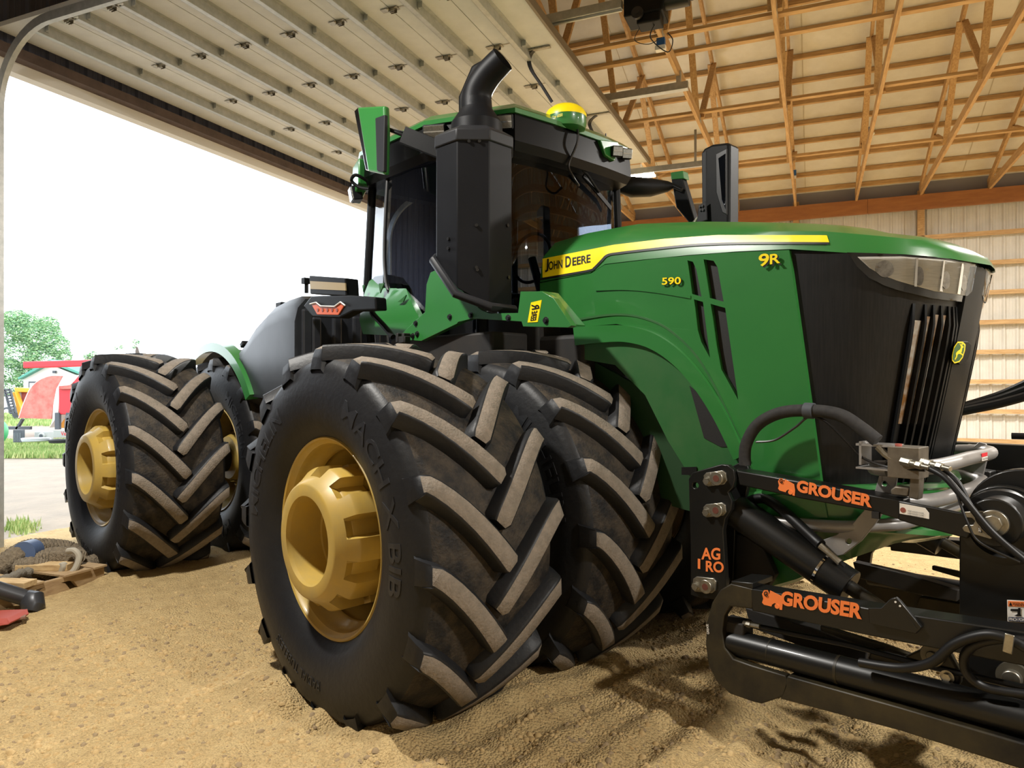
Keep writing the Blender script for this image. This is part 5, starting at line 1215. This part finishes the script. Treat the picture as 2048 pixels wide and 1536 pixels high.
# silver bull bar round the nose
gus = [(1762, 935), (1772, 920), (1795, 924), (1796, 945), (1788, 985), (1770, 1020), (1748, 1050), (1722, 1082), (1686, 1110), (1664, 1114), (1640, 1082), (1672, 1070), (1704, 1048), (1730, 1018), (1750, 980)]
bb = empty('bull_bar', T0, TA); tag(bb, 'silver tube guard with curved side plates wrapped round the tractor nose', 'bull bar')
GV = -.640
m = MB(); m.plate(px2(gus, GV), [px2(circ(1768, 968, 6), GV), px2(circ(1697, 1083, 6), GV)], lambda u, z: (u, GV, z), (0, .02, 0), edge=.3); bpart(m, 'side_plate', SILV, bb, bevel=.003, smooth=20, fixn=True); bpart(mirrored(m), 'side_plate', SILV, bb, bevel=.003, smooth=20, fixn=True)
def bar(pts, r, nm): 
    m = MB(); P = [Vector(p) for p in pts]; P = P + [mirror(p) for p in P[-2::-1]]; m.tube(spl(P, 8), r, 16); bpart(m, nm, SILV, bb)
z1 = 1.375; z2 = 1.205
g1 = at(1775, 940, GV)
bar([(g1.x, -.635, z1 - .01), (2.22, -.625, z1 - .01), (2.34, -.59, z1), (2.41, -.50, z1), (2.425, -.3, z1), (2.43, 0, z1 + .005)], .034, 'upper_tube')
bar([(g1.x - .05, -.635, z2 + .02), (2.16, -.625, z2 + .02), (2.29, -.59, z2 + .015), (2.37, -.50, z2 + .01), (2.39, -.3, z2), (2.395, 0, z2)], .034, 'lower_tube')
bar([(1.72, -.645, 1.05), (2.05, -.63, 1.07), (2.2, -.57, 1.09), (2.29, -.45, 1.10), (2.33, 0, 1.11)], .030, 'bottom_tube')
m = MB(); m.prism([at(x, y, .57) for x, y in ((1948, 893), (1958, 884), (1972, 888), (1977, 905), (1964, 960), (1950, 1005), (1905, 1062), (1890, 1050), (1925, 985), (1943, 925))], (0, .02, 0)); bpart(m, 'guard_plate', SILV, bb, bevel=.003, smooth=0)
m = MB(); q = at_u(1967, 912, 2.46); LX = 2.464
m.box((LX, q.y, z1 + .016), (.003, .10, .018)); bpart(m, 'bar_label', RED, bb, smooth=0)
m = MB(); m.box((LX + .001, q.y, z1 - .004), (.003, .10, .018)); bpart(m, 'bar_label', WHT, bb, smooth=0)
m = MB(); put_text(m, 'CAUTION', .01, (LX + .003, q.y - .045, z1 - .009), (0, .09, 0), (0, 0, .010), (1, 0, 0), .001); bpart(m, 'label_lettering', BLK, bb, smooth=0)
# hoses heaped on the far arm
m = MB()
for off in (0, .05, .1):
    m.tube(spl([(1.9, .95, 1.52), (2.3, .98 + off, 1.62 + off * .5), (2.7, 1.0, 1.74 + off), (3.1, 1.0, 1.72), (3.5, 1.02, 1.60), (3.9, 1.0, 1.50)], 8), .028, 10)
m.tube(spl([(2.4, 1.0, 1.44), (2.9, 1.05, 1.46), (3.4, 1.05, 1.58), (3.9, 1.1, 1.68)], 8), .02, 10); bpart(m, 'hose_bundle', HOSE)
m = MB(); m.box((2.75, 1.08, 1.55), (.05, .05, .62)); m.tube([(2.75, 1.08, 1.86), (4.2, 1.08, 1.86)], .008, 6); bpart(m, 'hose_post', IRON)
m = MB(); m.box((2.9, 1.0, 1.28), (2.2, .12, .22)); m.box((2.55, 1.0, 1.05), (.5, .1, .18)); bpart(m, 'far_beam', IRON, bevel=.01)
# ---------------------------------------------------------------- pallet, rope and odds and ends by the door
def gz(x, y): return ground_z(x, y)
PA = wpt(212, 1163, 6.1); PA.z = 0
# front edge of the pallet runs from photo (212,1165) to about (-60,1235)
PB = Vector((wpt(-10, 1228, 5.25).x, 5.25, 0)); px_ = (PA - PB).normalized(); py_ = Vector((-px_.y, px_.x, 0)); Lp = (PA - PB).length
pz = 0.065
pal = empty('pallet', PB + Vector((0, 0, pz)), atan2(px_.y, px_.x)); tag(pal, 'worn wooden pallet holding the heavy tow rope beside the door', 'pallet')
PW = M('pallet_wood', S('B39A72'), .85, rgb2=S('85694A'), nscale=4, stretch=(2, 9, 9), namt=.9)
for yy in (0.02, .5, .98):
    m = MB(); out = [(0, 0), (.22, 0), (.26, .06), (.30, .075), (.52, .075), (.56, .06), (.60, 0), (Lp - .60, 0), (Lp - .56, .06), (Lp - .52, .075), (Lp - .32, .075), (Lp - .28, .06), (Lp - .24, 0), (Lp, 0), (Lp, .115), (0, .115)]
    m.prism([(x, yy, z) for x, z in out], (0, .04, 0)); m.build('stringer', PW, pal, smooth=0, bevel=.003)
nb = 7
for k in range(nb):
    x = .06 + (Lp - .12) * k / (nb - 1)
    if k == 3: continue
    m = MB(); m.box((x, .52, .124), (.12, 1.04, .018), random.uniform(-.03, .03)); m.build('deck_board', PW, pal, smooth=0, bevel=.002)
for k in (0, 3, 6):
    m = MB(); m.box((.06 + (Lp - .12) * k / 6, .52, -.009), (.10, 1.0, .016)); m.build('bottom_board', PW, pal, smooth=0, bevel=.002)
def on_pal(px, py, d, dz=0): return wpt(px, py, d)
CW = M('cut_wood', S('C9AE80'), .8, rgb2=S('A88A5E'), nscale=5, stretch=(2, 8, 8))
for (px, py, d, l, w_, h_, a, lb) in ((92, 1160, 5.95, .42, .14, .05, .05, 'pale cut board lying on the pallet in front of the rope'), (18, 1178, 5.45, .36, .13, .045, -.1, 'pale cut board lying on the pallet behind the black steel rod')):
    c = wpt(px, py, d); c.z = pz + .134 + h_ / 2; m = MB(); m.box((0, 0, 0), (l, w_, h_)); o = m.build('board', CW, None, smooth=0, bevel=.003, loc=c, rotz=a); tag(o, lb, 'board')
# heavy tow rope
ROPE = M('tow_rope', S('8A7C66'), .95, rgb2=S('5E5344'), nscale=34, namt=.8, bump=1.0, bscale=70)
rope = empty('tow_rope', wpt(70, 1125, 6.3)); tag(rope, 'thick grey-brown braided tow rope coiled on the pallet', 'rope')
ro = Vector(rope.location)
def rp(*pts): return [wpt(x, y, d) - ro for x, y, d in pts]
def rope_tube(pts, r, name='rope_strand', mat=ROPE):
    P = spl(pts, 18); m = MB(); n = 24
    base = MB(); base.tube(P, r, n)
    for i in range(len(P)):
        for j in range(n):
            q = base.v[i * n + j]; c = P[i]; k = 1 + .13 * sin(j * 2 * pi / n * 4 + i * .9) * cos(j * 2 * pi / n * 4 - i * .9)
            base.v[i * n + j] = c + (q - c) * k
    return base.build(name, mat, rope, smooth=60)
rope_tube(rp((-40, 1160, 5.9), (0, 1134, 5.95), (40, 1108, 6.1), (68, 1098, 6.3), (110, 1098, 6.5), (140, 1104, 6.6), (160, 1122, 6.5)), .088)
rope_tube(rp((84, 1124, 6.1), (105, 1114, 6.1), (140, 1114, 6.1), (158, 1120, 6.15)), .082)
rope_tube(rp((38, 1138, 5.95), (60, 1132, 5.95), (85, 1136, 6.0), (104, 1144, 6.05)), .075)
rope_tube(rp((140, 1132, 6.25), (160, 1130, 6.25), (176, 1126, 6.25), (190, 1122, 6.3)), .06)
m = MB(); P = rp((47, 1106, 6.05), (66, 1100, 6.2)); m.cyl(P[0], P[1], .095, 20); m.build('blue_tape', M('blue_tape', S('4E5F7E'), .5), rope)
m = MB(); m.tube(spl(rp((136, 1102, 5.98), (150, 1102, 5.96), (158, 1115, 5.95), (152, 1135, 5.92), (142, 1148, 5.9)), 6), .026, 10); m.tube(spl(rp((122, 1132, 5.93), (128, 1130, 5.9), (124, 1142, 5.9)), 5), .026, 10); m.build('tie_cord', M('pale_cord', S('A39C8C'), .8), rope)
m = MB(); m.tube(spl(rp((-10, 1162, 5.5), (20, 1156, 5.6), (40, 1147, 5.75), (62, 1143, 5.85)), 6), [.035 + .006 * sin(i * 1.7) for i in range(19)], 10); m.build('strap', M('grey_strap_cloth', S('6E675A'), .95, bump=.6, bscale=60), rope)
# steel rod with a round knob, resting on the pallet edge
rod = empty('drawbar_rod', wpt(70, 1200, 5.4)); tag(rod, 'black steel rod ending in a blunt round knob leaning off the pallet', 'rod'); r0 = Vector(rod.location)
m = MB(); m.tube([wpt(-40, 1168, 5.2) - r0, wpt(58, 1198, 5.35) - r0], .058, 20); m.build('shaft', M('dark_steel', S('3A3B3E'), .4, .4), rod)
m = MB(); m.tube([wpt(52, 1194, 5.35) - r0, wpt(64, 1200, 5.35) - r0, wpt(66, 1214, 5.32) - r0, wpt(62, 1224, 5.3) - r0], [.06, .085, .08, .06], 20); m.build('knob', M('dark_steel', None), rod)
hk = empty('red_hitch', wpt(10, 1240, 5.0)); tag(hk, 'red steel hitch bracket with rusty flat tongues lying in the dirt by the pallet', 'hitch'); h0 = Vector(hk.location)
m = MB(); m.prism([wpt(x, y, d) - h0 for x, y, d in ((-40, 1238, 4.95), (16, 1236, 4.95), (19, 1246, 4.9), (16, 1250, 4.9), (-40, 1258, 4.9))], (0, .2, 0)); m.build('hitch_body', M('red_paint', S('9A4438'), .6), hk, smooth=0, bevel=.006)
m = MB(); m.beam(wpt(8, 1232, 5.1) - h0, wpt(54, 1222, 5.15) - h0, .05, .02); m.beam(wpt(18, 1240, 5.0) - h0, wpt(52, 1233, 5.05) - h0, .05, .018); m.build('tongue', M('rust_brown2', S('7A5A4A'), .8), hk, smooth=0, bevel=.003)
# ---------------------------------------------------------------- the yard outside
def yard(name, px, py, d, lb, cat):
    c = wpt(px, py, d); o = empty(name, c); tag(o, lb, cat); return o, Vector(c)
def slab(root, c, pts, d, th, name, mat, bevel=0.02):
    m = MB(); m.prism([wpt(x, y, d) - c for x, y in pts], (0, th, 0)); return m.build(name, mat, root, smooth=30, bevel=bevel, fixn=True)
RP_ = M('faded_red_paint', S('B8463F'), .5, rgb2=S('C08A7C'), nscale=3.5, namt=.8); RD_ = M('red_machine_paint', S('D22F38'), .4); WT_ = M('white_machine_paint', S('E8E4DE'), .5); YL_ = M('orange_machine_paint', S('E0A030'), .5); DK_ = M('dark_yard_iron', S('4A4F55'), .6)
fm, c = yard('forage_machine', 100, 838, 24.0, 'red and white farm machine with a faded curved hood and long red spout', 'farm machine')
hp = spl([(38, 836, 0), (48, 806, 0), (62, 776, 0), (80, 760, 0), (102, 752, 0), (124, 752, 0)], 5)
m = MB(); m.loft([[wpt(p.x, p.y, 23.6) - c for p in hp], [wpt(p.x - 2, p.y, 25.4) - c for p in hp]]); 
m.prism([wpt(p.x, p.y, 23.6) - c for p in hp] + [wpt(110, 790, 23.6) - c, wpt(102, 838, 23.6) - c], (0, .08, 0)); m.build('curved_hood', RP_, fm, smooth=40)
slab(fm, c, [(104, 842), (98, 856), (116, 832), (119, 800), (128, 780), (150, 762), (158, 760), (158, 750), (126, 752), (112, 778), (106, 810)], 23.55, .5, 'side_frame', WT_)
slab(fm, c, [(117, 776), (158, 772), (170, 828), (118, 829)], 23.4, 1.6, 'body_box', RD_); slab(fm, c, [(117, 772), (158, 768), (158, 778), (117, 779)], 23.3, 1.7, 'box_rim', RP_)
slab(fm, c, [(144, 766), (160, 748), (175, 748), (175, 768)], 23.5, 1.0, 'shroud', RD_)
m = MB(); m.beam(wpt(50, 730, 23.8) - c, wpt(185, 726, 23.8) - c, .22, .22); m.beam(wpt(174, 728, 23.8) - c, wpt(174, 790, 23.8) - c, .12, .12, up=(0, 1, 0)); m.build('spout', RD_, fm, smooth=0, bevel=.03)
m = MB(); m.beam(wpt(46, 838, 24) - c, wpt(34, 858, 24) - c, .12, .06); m.beam(wpt(10, 856, 24) - c, wpt(62, 856, 24) - c, .12, .1); m.build('stand', DK_, fm, smooth=0)
for x in (116, 138):
    m = MB(); m.box(wpt(x, 842, 23.4) - c, (.14, .12, .55)); m.build('leg', DK_, fm, smooth=0)
slab(fm, c, [(110, 830), (172, 828), (172, 856), (110, 856)], 24.4, .2, 'rear_axle_panel', YL_)
om, c = yard('conveyor_machine', 36, 812, 34.0, 'orange farm machine with a slanted ladder conveyor behind the red hood', 'farm machine')
slab(om, c, [(28, 775), (64, 777), (64, 785), (30, 784)], 34, .6, 'top_beam', YL_); slab(om, c, [(40, 783), (62, 783), (60, 815), (42, 810)], 34.2, 1.5, 'body_box', M('machine_maroon', S('A0504A'), .6)); slab(om, c, [(24, 784), (30, 784), (40, 812), (44, 828), (36, 832), (30, 806)], 33.8, .3, 'lift_arm', YL_)
slab(om, c, [(40, 783), (32, 783), (34, 806), (40, 806)], 34.1, .4, 'cab_box', M('machine_grey', S('B9B9B4'), .5))
m = MB(); 
for k in range(9):
    t = k / 8; m.beam(wpt(10 + 13 * t, 781 + 44 * t, 33.5) - c, wpt(20 + 11 * t, 779 + 46 * t, 33.5) - c, .08, .08)
m.beam(wpt(9, 778, 33.5) - c, wpt(22, 828, 33.5) - c, .08, .08); m.beam(wpt(20, 778, 33.5) - c, wpt(32, 826, 33.5) - c, .08, .08); m.build('conveyor', DK_, om, smooth=0)
ms = MB(); ms.cyl(wpt(38, 826, 34) - c, wpt(38, 826, 34) - c + Vector((0, .4, 0)), .35, 20); ms.build('wheel', DK_, om)
vh, c = yard('white_vehicle', 8, 812, 42.0, 'white vehicle with a dark wheel parked at the yard edge behind the conveyor', 'vehicle')
slab(vh, c, [(-60, 800), (-20, 794), (12, 796), (18, 812), (21, 818), (21, 822), (-60, 822)], 42, 1.8, 'vehicle_body', WT_, .05); m = MB()
for x in (13, -45): m.cyl(wpt(x, 823, 41.9) - c, wpt(x, 823, 41.9) - c + Vector((0, .3, 0)), .26, 20)
m.v = m.v[:42]; m.f = [f for f in m.f if max(f) < 42]; m.m = m.m[:len(m.f)]
m = MB(); m.cyl(wpt(13, 823, 41.9) - c, wpt(13, 823, 41.9) - c + Vector((0, .3, 0)), .26, 20); m.build('wheel', DK_, vh); m = MB(); m.cyl(wpt(13, 823, 41.85) - c, wpt(13, 823, 41.9) - c, .14, 20); m.build('wheel_hub', WT_, vh)
sh, c = yard('farm_shed', 98, 770, 62.0, 'white metal shed with a green gable roof beyond the red machine', 'shed')
m = MB(); m.prism([wpt(x, y, 62) - c for x, y in ((47, 815), (47, 757), (98, 728), (152, 750), (152, 815))], (0, 14, 0)); m.build('shed_wall', M('shed_white', S('E6E2DA'), .6), sh, smooth=0)
m = MB(); m.prism([wpt(x, y, 61.4) - c for x, y in ((36, 759), (98, 726), (160, 749), (160, 745), (98, 719), (36, 755))], (0, 15, 0)); m.build('shed_roof', M('roof_green', S('4E9482'), .6), sh, smooth=0)
m = MB(); m.prism([wpt(x, y, 61.9) - c for x, y in ((57, 763), (75, 763), (75, 800), (57, 800))], (0, .1, 0)); m.build('shed_door', DK_, sh, smooth=0); m = MB(); m.prism([wpt(x, y, 61.85) - c for x, y in ((59, 766), (73, 766), (73, 800), (59, 800))], (0, .1, 0)); m.build('shed_door_panel', M('shed_white', None), sh, smooth=0)
m = MB(); m.box(wpt(109, 744, 61.8) - c, (.25, .2, .22)); m.build('wall_lamp', DK_, sh, smooth=0)
gt, c = yard('green_tank', -24, 865, 17.0, 'rounded green tank just inside the jamb edge of the yard', 'tank')
m = MB(); m.ball(Vector((-.0, .3, 0)), .32, 24, (.55, 1, .95)); m.build('tank_shell', M('tank_green', S('35A060'), .4), gt); m = MB(); m.cyl((-.05, .3, -.6), (-.05, .3, -.1), .1, 12); m.build('tank_stand', DK_, gt)
# junk in the grass
jk, c = yard('scrap_radiator', 38, 872, 19.5, 'dark ribbed radiator core standing in the yard grass', 'radiator')
m = MB(); m.box((0, 0, .0), (.24, .12, .34)); m.build('core', DK_, jk, smooth=0)
for k in range(7):
    m = MB(); m.box((-.09 + .03 * k, -.065, -.03), (.012, .02, .24)); m.build('fin', M('light_iron', S('7C8288'), .5), jk, smooth=0)
en, c = yard('scrap_engine', 88, 871, 20.0, 'light grey engine block lying by the red lettered board', 'engine')
m = MB(); m.box((0, 0, 0), (.36, .3, .24)); m.cyl((.05, -.2, 0), (.05, .1, 0), .09, 20); m.build('engine_block', M('engine_grey', S('A9ABA8'), .5), en, bevel=.02); m = MB(); m.cyl((.05, -.21, 0), (.05, -.19, 0), .05, 16); m.build('crank_pulley', DK_, en)
bd, c = yard('lettered_board', 130, 867.5, 20.8, 'grey board with red lettering lying in the yard behind the rear wheel', 'board')
m = MB(); m.box((0, 0, 0), (.85, .06, .20)); m.build('board_panel', M('engine_grey', None), bd, smooth=0); m = MB(); put_text(m, 'Versatile', .01, (-.10, -.034, -.05), (.5, 0, 0), (0, 0, .12), (0, -1, 0), .002); m.build('board_lettering', RED, bd, smooth=0)
for k, (x, y, rr, lb) in enumerate(((72, 879, .33, 'pale hose coil lying flat in the yard grass'), (124, 882, .30, 'dark hose coil lying flat in the yard grass beside the pale one'))):
    o, c = yard('hose_coil', x, y, 18.6, lb, 'hose'); m = MB()
    m.tube([Vector((rr * (1 + .06 * sin(t * 3.1)) * cos(t), rr * .8 * sin(t), -.04 + .012 * t / 3)) for t in [i * .2 for i in range(95)]], .022, 8); m.build('coil', [M('pale_hose', S('B9BDC0'), .5), HOSE][k], o)
# grass
def grass(name, n, region, h, lb, mats):
    m = MB()
    for _ in range(n):
        x, y = region(); z = .0; hh = h * random.uniform(.5, 1.2); a = random.random() * 6.28; w_ = .012 * (1 + y / 12); ln = random.uniform(-.4, .4) * hh
        d = Vector((cos(a), sin(a), 0)); b = Vector((x, y, -.03)); t = b + Vector((ln * cos(a * 1.7), ln * sin(a * 1.7), hh))
        m.add([b - d * w_, b + d * w_, t], [(0, 1, 2)], random.choice((0, 0, 1)))
    return tag(m.build(name, mats, smooth=0), lb, 'grass', kind='stuff')
GR = [M('bright_grass', S('8FA860'), .8), M('yellow_grass', S('B9C080'), .8)]
def reg1():
    y = random.uniform(17.0, 21.5); px = random.uniform(-30, 150); return ((px - 1024) / FPX * y, y)
grass('grass', 9000, reg1, .16, 'strip of bright green grass and weeds around the yard junk', GR)
def reg3():
    y = random.uniform(30, 41); px = random.uniform(-30, 120); return ((px - 1024) / FPX * y, y)
grass('grass', 3500, reg3, .2, 'distant strip of mown grass in front of the white vehicle', GR)
def reg2():
    px = random.gauss(42, 16); y = random.gauss(8.55, .18); return ((px - 1024) / FPX * y, y)
grass('weeds', 420, reg2, .13, 'small tuft of weeds in the gravel outside the threshold', GR)
# trees
LEAF = [M('leaf_green', S('79A472'), .7), M('leaf_light', S('A2C48C'), .7), M('leaf_dark', S('557F60'), .7)]
BARK = M('bark', S('5A5048'), .9)
def tree(px, base_py, d, blobs, lb, n):
    c = wpt(px, base_py, d); t = empty('tree', c); tag(t, lb, 'tree', group=None); m = MB(); s = d / FPX
    top = min(b[1] for b in blobs)
    m.tube([Vector((0, 0, -c.z - .15)), Vector((.1, 0, (base_py - top) * s * .35)), Vector((-.1, 0, (base_py - top) * s * .8))], [.018 * d * .35, .012 * d * .35, .004 * d * .35], 10)
    for k, (bx, by, br) in enumerate(blobs):
        q = wpt(bx, by, d) - c; m.tube([Vector((0, 0, (base_py - top) * s * .3)), q * .6 + Vector((0, 0, q.z * .2)), q], [.05, .035, .015], 6)
    m.build('trunk', BARK, t)
    m = MB()
    for bx, by, br in blobs:
        q = wpt(bx, by, d) - c
        for _ in range(int(n * br * br)):
            v = Vector((random.gauss(0, 1), random.gauss(0, 1), random.gauss(0, 1))).normalized() * random.uniform(.55, 1.0) ** .6
            p = q + Vector((v.x * br * s, v.y * br * s, v.z * br * s * .85)); r = s * random.uniform(.8, 1.7)
            R = Matrix.Rotation(random.random() * 6.28, 3, 'Z') @ Matrix.Rotation(random.uniform(-.9, .9), 3, 'X')
            m.add([p + R @ Vector((a * r * 1.8, 0, b * r)) for a, b in ((-1, 0), (0, -.6), (1, 0), (0, .6))], [(0, 1, 2, 3)], random.choice((0, 0, 1, 1, 2)))
    m.build('crown', LEAF, t, smooth=0); return t
tree(60, 790, 78, [(20, 660, 34), (50, 655, 36), (85, 670, 36), (110, 690, 28), (40, 710, 38), (85, 718, 36), (15, 740, 30), (60, 755, 30), (30, 640, 26), (95, 650, 22), (128, 712, 16), (20, 780, 24), (120, 735, 14)], 'large leafy tree rising behind the white shed', 2.5)
tree(178, 735, 95, [(178, 716, 9), (186, 708, 7), (172, 712, 6)], 'small round tree showing just above the red spout end', 2.2)
tree(275, 735, 110, [(272, 684, 7), (268, 694, 4), (232, 697, 4), (243, 694, 4)], 'thin sparse treetop showing over the rear outer tire', 2.2)
